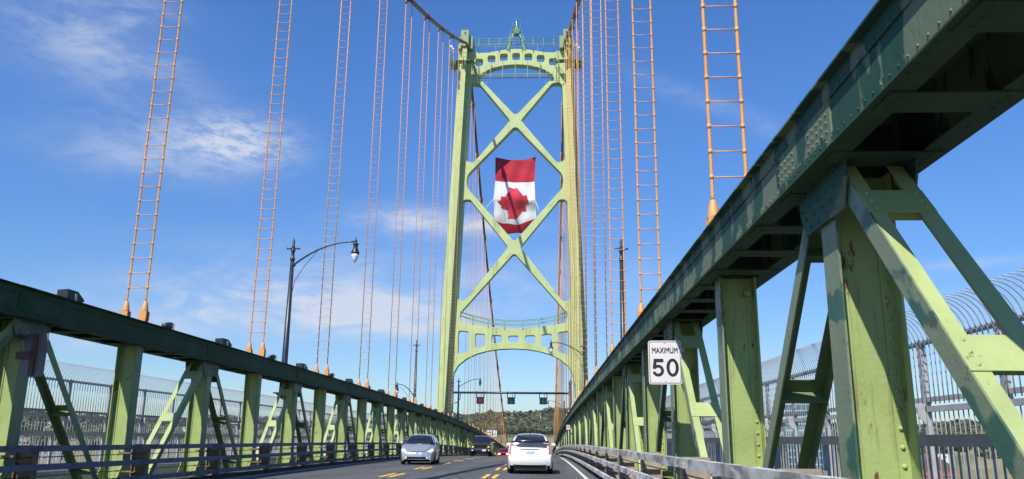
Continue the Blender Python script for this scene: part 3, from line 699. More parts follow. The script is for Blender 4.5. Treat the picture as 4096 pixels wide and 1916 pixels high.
# mast
b = MB()
for sg in (-1, 1):
    for yy in (-.35, .75):
        V0 = Vector((XC+sg*1.22, YT+yy+.3, 53.5)); V1 = Vector((XC+sg*.42, YT+.3+yy*.5, 56.1)); b.tube([V0, V1], .13, 4, smooth=False)
    b.tube([(XC+sg*1.45, YT+.1, 53.5), (XC+sg*.66, YT+.3, 56.8)], .03, 5); b.tube([(XC+sg*1.62, YT+.1, 53.5), (XC+sg*.80, YT+.3, 56.3)], .03, 5)
    for k in range(8):
        t_ = k/8; b.tube([(XC+sg*(1.45-.79*t_), YT+.1+.2*t_, 53.5+3.3*t_), (XC+sg*(1.62-.82*t_), YT+.1+.2*t_, 53.5+3.0*t_)], .02, 4)
b.add([(XC-.36, YT-.1, 56.0), (XC+.36, YT-.1, 56.0), (XC+.36, YT+.8, 56.0), (XC-.36, YT+.8, 56.0), (XC-.55, YT-.25, 56.62), (XC+.55, YT-.25, 56.62), (XC+.55, YT+1, 56.62), (XC-.55, YT+1, 56.62)], [(0,3,2,1),(4,5,6,7),(0,1,5,4),(1,2,6,5),(2,3,7,6),(3,0,4,7)])
b.add([(XC-.2, YT+.15, 56.63), (XC+.2, YT+.15, 56.63), (XC+.2, YT+.5, 56.63), (XC-.2, YT+.5, 56.63), (XC-.1, YT+.2, 57.5), (XC+.1, YT+.2, 57.5), (XC+.1, YT+.45, 57.5), (XC-.1, YT+.45, 57.5)], [(0,3,2,1),(4,5,6,7),(0,1,5,4),(1,2,6,5),(2,3,7,6),(3,0,4,7)])
for z in (57.1, 57.55): b.tube([(XC-.58, YT-.2, z), (XC+.58, YT-.2, z), (XC+.58, YT+.9, z), (XC-.58, YT+.9, z), (XC-.58, YT-.2, z)], .025, 5)
for a, c in ((-.58, -.2), (.58, -.2), (.58, .9), (-.58, .9)): b.tube([(XC+a, YT+c, 56.6), (XC+a, YT+c, 57.55)], .025, 5)
bld(b, 'mast', LG, tw, off=TB)
b = MB(); b.lathe((XC, YT+.33, 0), [(.17, 57.5), (.17, 57.6), (.11, 57.65), (.14, 57.75), (.14, 57.95), (.10, 58.0), (.15, 58.08), (.15, 58.25), (.05, 58.36), (.02, 58.5)], 10); bld(b, 'beacon', CHROME, tw, off=TB)
# small antenna dishes beside the saddle housings
for sg, lab in ((-1, 'small white antenna cluster on the left shoulder of the tower'), (1, 'small white antenna cluster on the right shoulder of the tower')):
    t = thing('antenna', lab, 'antenna', (XC+sg*8.75, YT-1.4, 52.0)); a = MB(); a.tube([(0, 0, 0), (0, 0, 1.2)], .04, 6); bld(a, 'mounting_pole', GALV, t)
    a = MB(); a.lathe((0, 0, 0), [(.12, .8), (.2, .9), (.2, 1.05), (.1, 1.15)], 10); a.lathe((-.25*1, 0, 0), [(.1, 1.1), (.2, 1.2), (.2, 1.45), (.08, 1.52)], 10); bld(a, 'dish', CWHITE, t)

# ------------------------------------------------------------------ flag
FY = YT+2.0; fb = (XC, FY, 37.5)
def fdep(x, z):  # cloth relief, metres towards +y
    d = .10*sin(x*1.1+z*.35)+.05*sin(x*3.1-z*.9)+.03*sin(z*2.3+x*.6)
    if z < 31.4:
        t = (31.4-z)/4.6; d += .8*t*t+.9*t-.05*sin(7*t+x*.5)-.12*cos(x*.9)*t
        d += .16*sin(6.5*(t+.035*x*x/3))*min(1, t*3)
    d += .35*cos(x*.55)*math.exp(-((z-31.8)/1.4)**2)*-1
    return d
def fedge(z):   # half widths left/right at height z
    ks = [(37.5, -2.70, 2.80), (34.0, -2.66, 2.66), (31.5, -2.88, 2.76), (28.9, -2.74, 2.92), (26.6, -2.55, 2.9)]
    for (z0, l0, r0), (z1, l1, r1) in zip(ks, ks[1:]):
        if z >= z1: t = (z0-z)/(z0-z1); t = max(0, t); return l0+(l1-l0)*t, r0+(r1-r0)*t
    return ks[-1][1], ks[-1][2]
def ftop(u): return 37.45-.42*(1-(2*u-1)**2)
def fbot(u): return 27.75-.75*(1-abs(2*u-1)**3)-.1*sin(u*9)
flag = MB(); NU, NV = 60, 96
V = []; Z1 = []
def band1(u): return 33.98-.22*(1-(2*u-1)**2)+.1*(1-u)
def band2(u): return 28.85-.80*(1-abs(2*u-1)**2)+.25*u-.12*sin(u*14)*(1-u)
def fz(u, v):  # v 0..1 with bands at fixed v
    a, b1, b2, c = ftop(u), band1(u), band2(u), fbot(u)
    if v < .33: return a+(b1-a)*v/.33333
    if v < .8125: return b1+(b2-b1)*(v-.33333)/(.8125-.33333)
    return b2+(c-b2)*(v-.8125)/(1-.8125)
for j in range(NV+1):
    for i in range(NU+1):
        u = i/NU; z = fz(u, j/NV); l_, r_ = fedge(z); x = l_+(r_-l_)*u; V.append((x, fdep(x, z), z-37.5))
F1, F2 = [], []
for j in range(NV):
    for i in range(NU):
        f = (j*(NU+1)+i, j*(NU+1)+i+1, (j+1)*(NU+1)+i+1, (j+1)*(NU+1)+i)
        (F1 if (j < 32 or j >= 78) else F2).append(f)
flag.add(V, F1, 0, True); flag.add([], [], 0); o_ = len(flag.v)
for f in F2: flag.f.append(f); flag.mi.append(1); flag.sm.append(True)
ft = thing('flag', 'large red and white maple leaf flag hung sideways between the tower braces', 'flag', (XC*FY/YT, FY, 37.5*FY/YT)); ft.scale = (FY/YT,)*3
bld(flag, 'cloth', [RED, WHT], ft)
leafpx = [(455,503),(500,520),(535,527),(553,503),(600,565),(645,625),(692,610),(680,665),(671,716),(720,712),(765,700),(767,709),(720,722),(672,733),(668,790),(685,812),(655,808),(635,805),(590,862),(542,924),(527,905),(485,902),(443,903),(452,875),(460,850),(440,835),(425,822),(470,815),(474,800),(465,787),(405,784),(345,768),(357,755),(345,738),(320,708),(295,680),(352,674),(360,662),(350,624),(420,643),(485,660),(478,645),(455,615),(430,588),(445,582),(465,575),(458,540)]
def upy(px, py, Y): d = pdir(px, py); return d*(Y/d.y)
lp = []
for a, c in leafpx:
    q = upy(1900+a/3.347, 600+c/3.347, YT); lp.append((q.x-XC, q.z-37.5))
bm = bmesh.new(); vs = [bm.verts.new((a, 0, c)) for a, c in lp]; bm.faces.new(vs)
bmesh.ops.triangulate(bm, faces=bm.faces[:])
for k in range(40):
    zc = -3.0-k*.16; bmesh.ops.bisect_plane(bm, geom=bm.verts[:]+bm.edges[:]+bm.faces[:], plane_co=(0, 0, zc), plane_no=(0, 0, 1))
for k in range(30):
    xc = -2.6+k*.18; bmesh.ops.bisect_plane(bm, geom=bm.verts[:]+bm.edges[:]+bm.faces[:], plane_co=(xc, 0, 0), plane_no=(1, 0, 0))
for v in bm.verts: v.co.y = fdep(v.co.x, v.co.z+37.5)-.045
for f in bm.faces: f.smooth = True
me = bpy.data.meshes.new('leaf'); bm.to_mesh(me); bm.free(); me.materials.append(mat('leaf_red', (0.50, 0.022, 0.05, 1), 0.8, var=.05, vscale=.6)); ob('maple_leaf', me, ft)
rp = MB(); W_ = mat('white_cord', (.75, .75, .75, 1), .8); 
for a, c in (((-2.70, 0, 0), (-3.1, -1.0, .95)), ((2.80, 0, -.1), (2.95, -1.0, .95)), ((-2.88, 0, -6.0), (-3.95, -.9, -7.7)), ((2.80, 0, -6.3), (3.35, -.9, -8.1))): rp.tube([a, c], .028, 5)
bld(rp, 'cord', W_, ft)

# ------------------------------------------------------------------ street lamps
def lamp_parts(road_arm, low_arm, sg, bracket=True):
    """local: pole at origin, z0 = foot; road is towards -sg in x"""
    ps = []
    p_ = MB(); p_.tube([(0, 0, 0), (0, 0, .5), (0, 0, 6.0)], [.15, .145, .085], 12)
    p_.lathe((0, 0, 0), [(.095, 5.95), (.115, 6.0), (.115, 6.08), (.075, 6.12), (.075, 6.38), (.12, 6.42), (.09, 6.47), (.06, 6.52), (.085, 6.60), (.06, 6.66), (.055, 6.9), (.008, 7.03)], 10)
    for q in (-1, 1): p_.tube([(q*.05, 0, 6.52), (q*.20, 0, 6.53), (q*.28, 0, 6.53), (q*.32, 0, 6.53)], [.04, .035, .055, .01], 8)
    ps.append(('pole', p_, [BLACKS]))
    b = MB(); b.box(-.32, .32, -.28, .28, -.05, 0); b.prism_y([(-.3, -.05), (.3, -.05), (sg*-.3, -.5)], -.02, .02); ps.append(('base_bracket', b, [BLACKS]))
    def arm(dx, z0, z1, L):
        a = MB(); pts = []
        for i in range(15):
            t_ = i/14; pts.append((dx*(.08+L*t_), 0, z0+(z1-z0)*(1-(1-t_)**2.1)))
        a.tube(pts, [.045-.012*i/14 for i in range(15)], 8)
        a.tube([(dx*.10, 0, z0-1.25), (dx*.18, 0, z0-.75), (dx*.55, 0, z0-.1), (dx*1.15, 0, z0+(z1-z0)*.62), (dx*1.9, 0, z0+(z1-z0)*.93)], .014, 5)
        a.tube([(dx*.03, 0, z0), (dx*.14, 0, z0)], .09, 8)
        xe = dx*(.08+L+.06)
        h = MB(); h.lathe((xe, 0, z1), [(.13, -.62), (.14, -.60), (.17, -.58), (.20, -.55), (.185, -.50), (.10, -.30), (.105, -.18), (.135, -.12), (.135, -.08), (.05, -.07), (.04, -.02), (.06, .0), (.06, .06), (.03, .10), (.035, .14), (.005, .22)], 14)
        gl = MB(); gl.lathe((xe, 0, z1), [(.01, -.99), (.055, -.95), (.11, -.84), (.155, -.70), (.17, -.60)], 14)
        return a, h, gl
    if road_arm: ps.append(('arm', arm(-sg, 6.05-.28, 6.86, 2.75), None))
    if low_arm: ps.append(('arm', arm(sg, 2.0, 3.05, 1.5), None))
    return ps
LBL = {(-1,0): 'black street lamp with a curved arm and glass globe, nearest one on the left', (1,0): 'black scratched lamp pole without road arm, nearest pole behind the right truss',
       (-1,1): 'second black lamp pole on the left, its low arm over the walkway', (1,1): 'black street lamp reaching left over the road before the tower portal',
       (-1,2): 'black street lamp arching over the left lane behind the signal gantry', (1,2): 'slim black lamp pole behind the gantry beside the right tower leg',
       (-1,3): 'distant black lamp pole seen under the red cross signal', (1,3): 'distant black lamp ending below the rightmost green arrow signal',
       (-1,4): 'far black lamp with pale globe before the hill on the left', (1,4): 'far black lamp pole on the right beyond the tower among the suspenders',
       (-1,5): 'farthest black lamp pole on the left at the end of the bridge', (1,5): 'farthest black lamp hanging before the hill just above the white car'}
for k in range(6):
    y = 35.8+37.04*k
    for sg in (-1, 1):
        x = XC+sg*7.52; z0 = 1.92-drop(y)
        t = thing('street_lamp', LBL[(sg, k)], 'street lamp', (x, y, z0), 0, 'street lamps on the bridge')
        road = (k % 2 == 0) if sg < 0 else (k % 2 == 1)
        for nm, mb, ms in lamp_parts(road, (not road) and not (k == 0), sg):
            if nm == 'arm':
                a, h, gl = mb; ao = bld(a, 'arm', BLACKS, t); ho = bld(h, 'lamp_head', BLACK, ao); bld(gl, 'globe', LAMPG, ao)
            else: bld(mb, nm, ms, t)

# ------------------------------------------------------------------ floodlights on the left chord
fl1 = MB(); fl1.prism_x([(-.22, .03), (.24, .03), (.24, .08), (.05, .24), (-.22, .26)], -.16, .16); fl1b = MB()
for q in (-.185, .17): fl1b.box(q, q+.015, -.03, .03, 0, .18)
fl1b.box(-.185, .185, -.05, .05, 0, .02)
fl1m = fl1.mesh('housing', BLACK); fl1bm = fl1b.mesh('yoke', GALV)
fl2 = MB(); fl2.tube([(0, -.22, .10), (0, -.15, .11), (0, .12, .15), (0, .20, .16)], [.06, .09, .11, .10], 12); fl2m = fl2.mesh('housing', BLACK)
fl2b = MB(); fl2b.box(-.18, .18, -.05, .05, 0, .03); fl2b.box(-.18, -.165, -.03, .03, .03, .2); fl2b.box(.165, .18, -.03, .03, .03, .2); fl2bm = fl2b.mesh('yoke', GALV)
fc = 0
for i in range(11):
    for kind_, yy in (('box', 17.56+i*8.93), ('round', 22.4+i*9.0)):
        if kind_ == 'round' and i > 8: continue
        t = thing('floodlight', '%s %s black floodlight on top of the left truss' % (ORD[i], 'boxy' if kind_ == 'box' else 'round'), 'floodlight', (XL+.20, yy, 2.90-drop(yy)), random.uniform(-.35, .35), 'floodlights along the left truss')
        ob('housing', fl1m if kind_ == 'box' else fl2m, t); ob('yoke', fl1bm if kind_ == 'box' else fl2bm, t)

# ------------------------------------------------------------------ lane signal gantry
GY = 101.0; gz0 = RZ-drop(GY); gb = thing('sign_gantry', 'black pipe gantry spanning the road in front of the tower', 'gantry', (XC, GY, gz0))
off = (XC, GY, gz0)
a = MB(); a.tube([(XC-7.25, GY, 5.60), (XC+7.05, GY, 5.60)], .13, 12); bld(a, 'crossbeam', BLACKS, gb, off=off)
for sg, q in ((-1, -7.35), (1, 7.15)):
    a = MB(); a.tube([(XC+q, GY, gz0), (XC+q, GY, 6.9)], .17, 12); a.lathe((XC+q, GY, 0), [(.2, 6.88), (.2, 6.95), (.02, 7.1)], 10); bld(a, 'pole', BLACKS, gb, off=off)
a = MB(); a.tube([(XC-7.1, GY-.1, 4.3), (XC-6.7, GY-.1, 4.4), (XC-6.4, GY-.1, 4.8), (XC-6.3, GY-.1, 5.5)], .05, 6); bld(a, 'conduit', BLACK, gb, off=off)
def signal(x, label, sym_):
    t = thing('lane_signal', label, 'lane signal', (x, GY, 5.6), 0, 'lane signals hanging from the gantry')
    h = MB(); h.box(-.46, .46, -.12, .12, -1.36, -.52); bld(h, 'housing', BLACK, t)
    s_ = MB(); s_.box(-.41, .41, -.135, -.121, -1.31, -.57); so_ = bld(s_, 'screen', SCREEN, t)
    y_ = MB()
    for q in (-.46, .46): y_.box(q-.05, q+.05, -.16, .16, -.62, .10)
    for q in (-.46, .46): y_.box(q-.06, q+.06, -.19, .19, .10, .17)
    y_.tube([(.15, 0, -.52), (.15, 0, -.1)], .025, 6); bld(y_, 'hanger', BLACKS, t)
    g_ = MB()
    def bar(x0, z0, x1, z1, wd):
        d = Vector((x1-x0, 0, z1-z0)); L = d.length/2; d.normalize(); n_ = Vector((-d.z, 0, d.x))
        g_.obox(((x0+x1)/2, -.142, (z0+z1)/2), d*L, n_*wd, Vector((0, .005, 0)))
    if sym_ == 'X': bar(-.27, -.68, .27, -1.21, .015); bar(-.27, -1.21, .27, -.68, .015); bld(g_, 'red_cross', REDON, t)
    else: bar(0, -.70, 0, -1.20, .022); bar(-.26, -.96, 0, -1.21, .022); bar(.26, -.96, 0, -1.21, .022); bld(g_, 'green_arrow', GRNON, t)
signal(-7.94, 'lane signal showing a red cross over the left lane', 'X')
signal(-4.13, 'middle lane signal with a dim green down arrow', 'D')
signal(-.19, 'rightmost lane signal with a dim green down arrow, above the white car', 'D')

# ------------------------------------------------------------------ signs
def text_mesh(txt, size, x, z, m, parent, y=-.012, bold=.0, sx=1.0, name='lettering'):
    cu = bpy.data.curves.new(name, 'FONT'); cu.body = txt; cu.size = size; cu.align_x = 'CENTER'; cu.extrude = .002; cu.offset = bold
    co = bpy.data.objects.new(name, cu); C.objects.link(co); dg = bpy.context.evaluated_depsgraph_get(); dg.update()
    me = bpy.data.meshes.new_from_object(co.evaluated_get(dg)); bpy.data.objects.remove(co)
    me.transform(Matrix(((sx,0,0,x),(0,0,-1,y),(0,1,0,z),(0,0,0,1)))); me.materials.clear(); me.materials.append(m); return ob(name, me, parent)
def panel(wd, hh, r, y0, y1, m, mbk=None):
    pl = rnd([(-wd/2, 0), (wd/2, 0), (wd/2, hh), (-wd/2, hh)], r); mb = MB(); mb.prism_y(pl, y0, y1); return mb
t = thing('road_sign', 'white speed limit sign reading MAXIMUM 50 on the right truss', 'road sign', (2.215, 15.1, 1.015), radians(-3))
bld(panel(.605, .80, .05, 0, .006, 0), 'panel', SIGNW, t)
fr = MB(); pl = rnd([(-.285, .018), (.285, .018), (.285, .782), (-.285, .782)], .04); pi_ = rnd([(-.275, .028), (.275, .028), (.275, .772), (-.275, .772)], .034)
n = len(pl); fr.add([(a, -.002, b) for a, b in pl]+[(a, -.002, b) for a, b in pi_], [(i, (i+1) % n, n+(i+1) % n, n+i) for i in range(n)]); bld(fr, 'border', SIGNK, t)
text_mesh('MAXIMUM', .145, .0, .575, SIGNK, t, bold=.0, sx=.71); 
# bold numerals built as outlines
def numeral(parent):
    g_ = MB()
    def strip_(pts, wd):
        L_, R_ = [], []
        for i, p in enumerate(pts):
            a = Vector(pts[max(i-1, 0)]); b = Vector(pts[min(i+1, len(pts)-1)]); d = (b-a).normalized(); n_ = Vector((-d.y, d.x))
            L_.append(Vector(p)+n_*wd/2); R_.append(Vector(p)-n_*wd/2)
        m_ = len(pts); g_.add([(v.x, -.004, v.y) for v in L_]+[(v.x, -.004, v.y) for v in R_], [(i, i+1, m_+i+1, m_+i) for i in range(m_-1)])
    # 0
    cx, cz_ = .135, .305; N_ = 40; ro, zo, ri, zi = .112, .165, .055, .112
    V = [(cx+ro*cos(2*pi*k/N_), -.004, cz_+zo*sin(2*pi*k/N_)) for k in range(N_)]+[(cx+ri*cos(2*pi*k/N_), -.004, cz_+zi*sin(2*pi*k/N_)) for k in range(N_)]
    g_.add(V, [(k, (k+1) % N_, N_+(k+1) % N_, N_+k) for k in range(N_)])
    # 5
    g_.box(-.205, -.030, -.006, -.004, .405, .465); 
    g_.add([(-.205, -.0055, .464), (-.150, -.0055, .464), (-.170, -.0055, .285), (-.228, -.0055, .285)], [(0, 1, 2, 3)])
    pts = []
    for k in range(26):
        th = radians(150-k*12.6); pts.append((-.130+.080*cos(th), .250+.082*sin(th)))
    strip_(pts, .052)
    bld(g_, 'numerals', SIGNK, parent)
numeral(t)
for z in (.055, .755):
    b = MB(); b.rivet((0, -.001, z), (0, -1, 0), .012); bld(b, 'bolt', GALV, t)
b = MB(); b.box(-.02, .35, .02, .05, .2, .26); b.box(-.02, .35, .02, .05, .6, .66); bld(b, 'bracket', GALV, t)
t = thing('road_sign', 'grey back of a road sign on a brown bracket fixed to the left truss', 'road sign', (-10.28, 15.95, 1.13), radians(-18))
bld(panel(.66, .86, .05, 0, .006, 0), 'panel', SIGNB, t)
b = MB(); b.box(-.06, .06, -.04, -.001, .02, .84); b.box(-.42, -.03, -.07, -.041, .35, .50); bld(b, 'bracket', mat('rusty_bracket', (.10, .055, .04, 1), .7, var=.2), t)
t = thing('road_sign', 'tiny white sign with a red ring on the far right truss', 'road sign', (2.22, 79, 1.0-.0), 0)
bld(panel(.33, .42, .03, 0, .006, 0), 'panel', SIGNW, t)
b = MB(); N_ = 24; b.add([(.115*cos(2*pi*k/N_), -.004, .25+.115*sin(2*pi*k/N_)) for k in range(N_)]+[(.08*cos(2*pi*k/N_), -.004, .25+.08*sin(2*pi*k/N_)) for k in range(N_)], [(k, (k+1) % N_, N_+(k+1) % N_, N_+k) for k in range(N_)])
b.obox((0, -.0045, .25), Vector((.07, 0, .07)), Vector((-.01, 0, .01)), Vector((0, .001, 0))); bld(b, 'red_ring', SIGNR, t)
b = MB(); b.box(-.03, .03, -.003, -.0005, .19, .31); b.box(-.12, -.09, -.003, -.0005, .06, .09); b.box(.09, .12, -.003, -.0005, .06, .09); bld(b, 'symbol', SIGNK, t)
t = thing('road_sign', 'very small pale sign on the right truss beyond the prohibition sign', 'road sign', (2.3, 150, -1.6), 0)
bld(panel(.45, .5, .03, 0, .006, 0), 'panel', SIGNW, t); b = MB(); b.box(-.1, .1, -.004, -.001, .15, .35); bld(b, 'symbol', SIGNR, t)

# ------------------------------------------------------------------ vehicles
def interp(tab, v):
    if v <= tab[0][0]: return tab[0][1]
    for (a, b), (c, d) in zip(tab, tab[1:]):
        if v <= c: return b+(d-b)*(v-a)/(c-a)
    return tab[-1][1]
def smooth_tab(tab, n=6):
    pts = [Vector(p) for p in tab]; o_ = []
    for i in range(len(pts)-1):
        p0 = pts[max(i-1, 0)]; p1 = pts[i]; p2 = pts[i+1]; p3 = pts[min(i+2, len(pts)-1)]
        for k in range(n):
            t_ = k/n; o_.append(.5*((2*p1)+(p2-p0)*t_+(2*p0-5*p1+4*p2-p3)*t_*t_+(-p0+3*p1-3*p2+p3)*t_**3))
    o_.append(pts[-1]); return [(p.x, p.y) for p in o_]
class Car:
    """nose at y = 0 pointing to -y, tail at y = L; prof: list (y, z) from nose base over the roof to tail base"""
    def __init__(s, prof, W, wt, plan, wheels, wr, floor, crown=.06):
        s.prof = smooth_tab(prof, 5); s.W = W; s.wt = wt; s.plan = plan; s.wheels = wheels; s.wr = wr; s.floor = floor; s.crown = crown
    def half(s, y, z): return s.W/2*interp(s.wt, z)*interp(s.plan, y)
    def top_pt(s, i, q):   # i index float along profile, q in -1..1 across
        i = max(0, min(len(s.prof)-1.001, i)); k = int(i); f = i-k; y = s.prof[k][0]*(1-f)+s.prof[k+1][0]*f; z = s.prof[k][1]*(1-f)+s.prof[k+1][1]*f
        h = s.half(y, z); dy = s.prof[k+1][0]-s.prof[k][0]; dz = s.prof[k+1][1]-s.prof[k][1]; L = hypot(dy, dz) or 1
        ny, nz = -dz/L, dy/L; c = s.crown*(abs(q)**3.2)
        return Vector((q*h*(1-.012*abs(q)**6), y-ny*c, z-nz*c)), Vector((0, ny, nz))
    def body(s):
        mb = MB(); n = len(s.prof); Q = [-1, -.985, -.93, -.82, -.6, -.3, 0, .3, .6, .82, .93, .985, 1]; m = len(Q)
        V = [tuple(s.top_pt(i, q)[0]) for i in range(n) for q in Q]
        mb.add(V, [(i*m+j, i*m+j+1, (i+1)*m+j+1, (i+1)*m+j) for i in range(n-1) for j in range(m-1)], 0, True)
        for sx in (-1, 1):
            R_ = 12; V = []
            for i in range(n):
                p, _ = s.top_pt(i, sx); y = p.y; zb = s.floor
                for (wy) in s.wheels:
                    d = s.wr*1.16; 
                    if abs(y-wy) < d: zb = max(zb, s.wr+sqrt(d*d-(y-wy)**2)*.98)
                zb = min(zb, p.z-.01)
                for k in range(R_+1):
                    t_ = k/R_; z = p.z+(zb-p.z)*t_
                    hh = s.half(y, z); h0 = abs(p.x)
                    hh = h0*max(0, 1-t_*7)+hh*min(1, t_*7); V.append((sx*hh, y, z))
            mb.add(V, [(i*(R_+1)+k, i*(R_+1)+k+1, (i+1)*(R_+1)+k+1, (i+1)*(R_+1)+k) for i in range(n-1) for k in range(R_)], 0, True)
        return mb
    def patch(s, i0, i1, q0, q1, off=.008, n=8, fn=None):
        mb = MB(); V = []
        for a in range(n+1):
            for b in range(n+1):
                u = a/n; v = b/n; i = i0+(i1-i0)*u; qa, qb = (fn(u) if fn else (q0, q1)); q = qa+(qb-qa)*v
                p, nn2 = s.top_pt(i, q); V.append(tuple(p+nn2*off+Vector((0, 0, 0))))
        mb.add(V, [(a*(n+1)+b, a*(n+1)+b+1, (a+1)*(n+1)+b+1, (a+1)*(n+1)+b) for a in range(n) for b in range(n)], 0, True)
        return mb
    def side(s, poly_bot, poly_top, sx, off=.008, n=14):
        """poly_bot/top: tables y->z"""
        mb = MB(); y0, y1 = poly_bot[0][0], poly_bot[-1][0]; V = []
        for a in range(n+1):
            y = y0+(y1-y0)*a/n
            for b in range(5):
                z = interp(poly_bot, y)+(interp(poly_top, y)-interp(poly_bot, y))*b/4; V.append((sx*(s.half(y, z)+off), y, z))
        mb.add(V, [(a*5+b, a*5+b+1, (a+1)*5+b+1, (a+1)*5+b) for a in range(n) for b in range(4)], 0, True); return mb
    def idx(s, z=None, y=None, rear=False, start=0):
        rng = range(len(s.prof)-1)
        if rear: rng = reversed(rng)
        for i in rng:
            a = s.prof[i]; b = s.prof[i+1]
            if z is not None and (a[1]-z)*(b[1]-z) <= 0 and a[1] != b[1]: return i+(z-a[1])/(b[1]-a[1])
            if y is not None and a[0] <= y <= b[0] and b[0] > a[0]: return i+(y-a[0])/(b[0]-a[0])
def wheel_meshes(r, wd=.2):
    t_ = MB(); n = 28; prof = [(r*.66, -wd/2), (r*.9, -wd/2), (r, -wd*.36), (r, wd*.36), (r*.9, wd/2), (r*.66, wd/2)]
    V = [(x, rr*cos(2*pi*k/n), rr*sin(2*pi*k/n)) for rr, x in prof for k in range(n)]
    t_.add(V, [(i*n+k, i*n+(k+1) % n, (i+1)*n+(k+1) % n, (i+1)*n+k) for i in range(len(prof)-1) for k in range(n)], 0, True)
    q = MB()
    for sx in (-1, 1):
        V = [(sx*wd*.34, rr*cos(2*pi*k/n), rr*sin(2*pi*k/n)) for rr in (r*.10, r*.55, r*.665) for k in range(n)]
        q.add(V, [(i*n+k, i*n+(k+1) % n, (i+1)*n+(k+1) % n, (i+1)*n+k) for i in range(2) for k in range(n)], 0)
    for k in range(5):
        a = 2*pi*k/5; q.obox((0, cos(a)*r*.34, sin(a)*r*.34), Vector((wd*.40, 0, 0)), Vector((0, cos(a), sin(a)))*r*.32, Vector((0, -sin(a), cos(a)))*r*.07)
    return t_.mesh('tyre', TYRE), q.mesh('rim', RIM)
def put_wheels(car, t, r, wd=.2, inset=.11):
    tm, rm = wheel_meshes(r, wd)
    for y in car.wheels:
        for sx in (-1, 1):
            w_ = ob('wheel', None, t, (sx*(car.W/2-inset), y, r)); ob('tyre', tm, w_); ob('rim', rm, w_)
def mirror_parts(t, car, y, z, paint, L=.16, hh=.07):
    for sx in (-1, 1):
        x0 = car.half(y, z); a = MB()
        a.tube([(sx*(x0+.02), y, z), (sx*(x0+.06), y, z+.01), (sx*(x0+.12), y, z+.02), (sx*(x0+L+.05), y, z+.02), (sx*(x0+L+.09), y, z+.02)], [.02, hh, hh*1.15, hh, .02], 10)
        bld(a, 'mirror', paint, t)
def underbody(car, t, L):
    a = MB(); W_2 = car.W/2-.06; a.box(-W_2+.2, W_2-.2, .25, L-.25, car.floor-.03, car.floor+.25); bld(a, 'underbody', TRIM, t)
    # wheel housings
    b = MB()
    for y in car.wheels:
        for sx in (-1, 1):
            xa, xb = sorted((sx*(W_2-.26), sx*(W_2-.24))); b.box(xa, xb, y-car.wr*1.1, y+car.wr*1.1, car.floor, car.wr*2.1)
    bld(b, 'wheel_housing', TRIM, t)
def person_in(car_t, x, y, z):
    """seated occupant: one continuous bust mesh"""
    a = MB(); a.tube([(x, y, z-.35), (x, y, z-.1), (x, y, z+.02), (x, y, z+.06), (x, y, z+.12), (x, y, z+.2), (x, y, z+.28), (x, y, z+.32)], [.2, .22, .18, .06, .075, .1, .09, .03], 12); return a
hatch_wt = [(.15, .93), (.3, .975), (.55, 1.0), (.75, .995), (.95, .95), (1.05, .905), (1.45, .675), (1.6, .62)]
# --- white hatchback, tail towards the camera (nose at +y): flip by rz = pi
L = 4.46
prof = [(.0, .28), (.02, .45), (.06, .60), (.35, .76), (.9, .93), (1.15, 1.0), (1.75, 1.30), (2.15, 1.44), (2.6, 1.49), (3.1, 1.475), (3.5, 1.42), (3.85, 1.31), (4.13, 1.19), (4.24, 1.15), (4.30, 1.00), (4.34, .92), (4.37, .72), (4.45, .62), (4.46, .45), (4.42, .30)]
wc = Car(prof, 1.745, hatch_wt, [(0, .70), (.12, .84), (.4, .95), (.9, 1.0), (3.6, 1.0), (4.1, .975), (4.35, .92), (4.46, .86)], (.85, 3.55), .315, .20)
cy = 31.3; t = thing('hatchback_car', 'white hatchback seen from behind in the right lane', 'car', (-.56, cy+L, RZ-drop(cy+L/2)), pi)
bld(wc.body(), 'body', CWHITE, t); underbody(wc, t, L)
iA = wc.idx(y=3.30); iB = wc.idx(y=4.16); iC = wc.idx(z=1.135, rear=True); iD = wc.idx(z=.965, rear=True)
bld(wc.patch(iA, iB, 0, 0, .006, 10, fn=lambda u: (-.86-.02*u, .86+.02*u)), 'rear_window', GLASS, t)
bld(wc.patch(iC, iD, -.90, .90, .006), 'lower_rear_window', GLASSB, t)
sp = MB(); sp.tube([(-.70, 4.14, 1.17), (-.4, 4.25, 1.20), (0, 4.28, 1.205), (.4, 4.25, 1.20), (.70, 4.14, 1.17)], [.03, .045, .045, .045, .03], 8); bld(sp, 'spoiler', CBLK, t)
i0, i1 = wc.idx(z=1.13, rear=True), wc.idx(z=.74, rear=True)
for sx in (-1, 1):
    o = bld(wc.patch(i0, i1, 0, 0, .012, 8, fn=lambda u: (sx*(.90+.0*u), sx*(1.0))), 'tail_light', TAILR, t)
    a = wc.patch(i0+(i1-i0)*.22, i0+(i1-i0)*.92, 0, 0, .018, 6, fn=lambda u: (sx*(.865), sx*(.93))); bld(a, 'lens', HEADL, o)
    a = wc.patch(i0+(i1-i0)*.50, i0+(i1-i0)*.64, 0, 0, .021, 3, fn=lambda u: (sx*(.872), sx*(.925))); bld(a, 'indicator', AMBER, o)
a = wc.patch(wc.idx(z=.915, rear=True), wc.idx(z=.895, rear=True), -.42, .42, .014, 4); bld(a, 'handle_garnish', TRIM, t)
a = MB(); a.box(-.155, .155, 4.385, 4.395, .70, .86); pb = bld(a, 'number_plate', PLATE, t)
o = text_mesh('GHK 274', .062, 0, .745, PLATEB, pb); o.rotation_euler = (0, 0, pi); o.location = (0, 4.386, 0)
bpy.data.objects.remove(o)
a = MB()
for k, q in enumerate((-.12, -.08, -.04, .02, .06, .10)): a.box(q-.014, q+.014, 4.396, 4.398, .745, .80)
bld(a, 'plate_characters', PLATEB, pb)
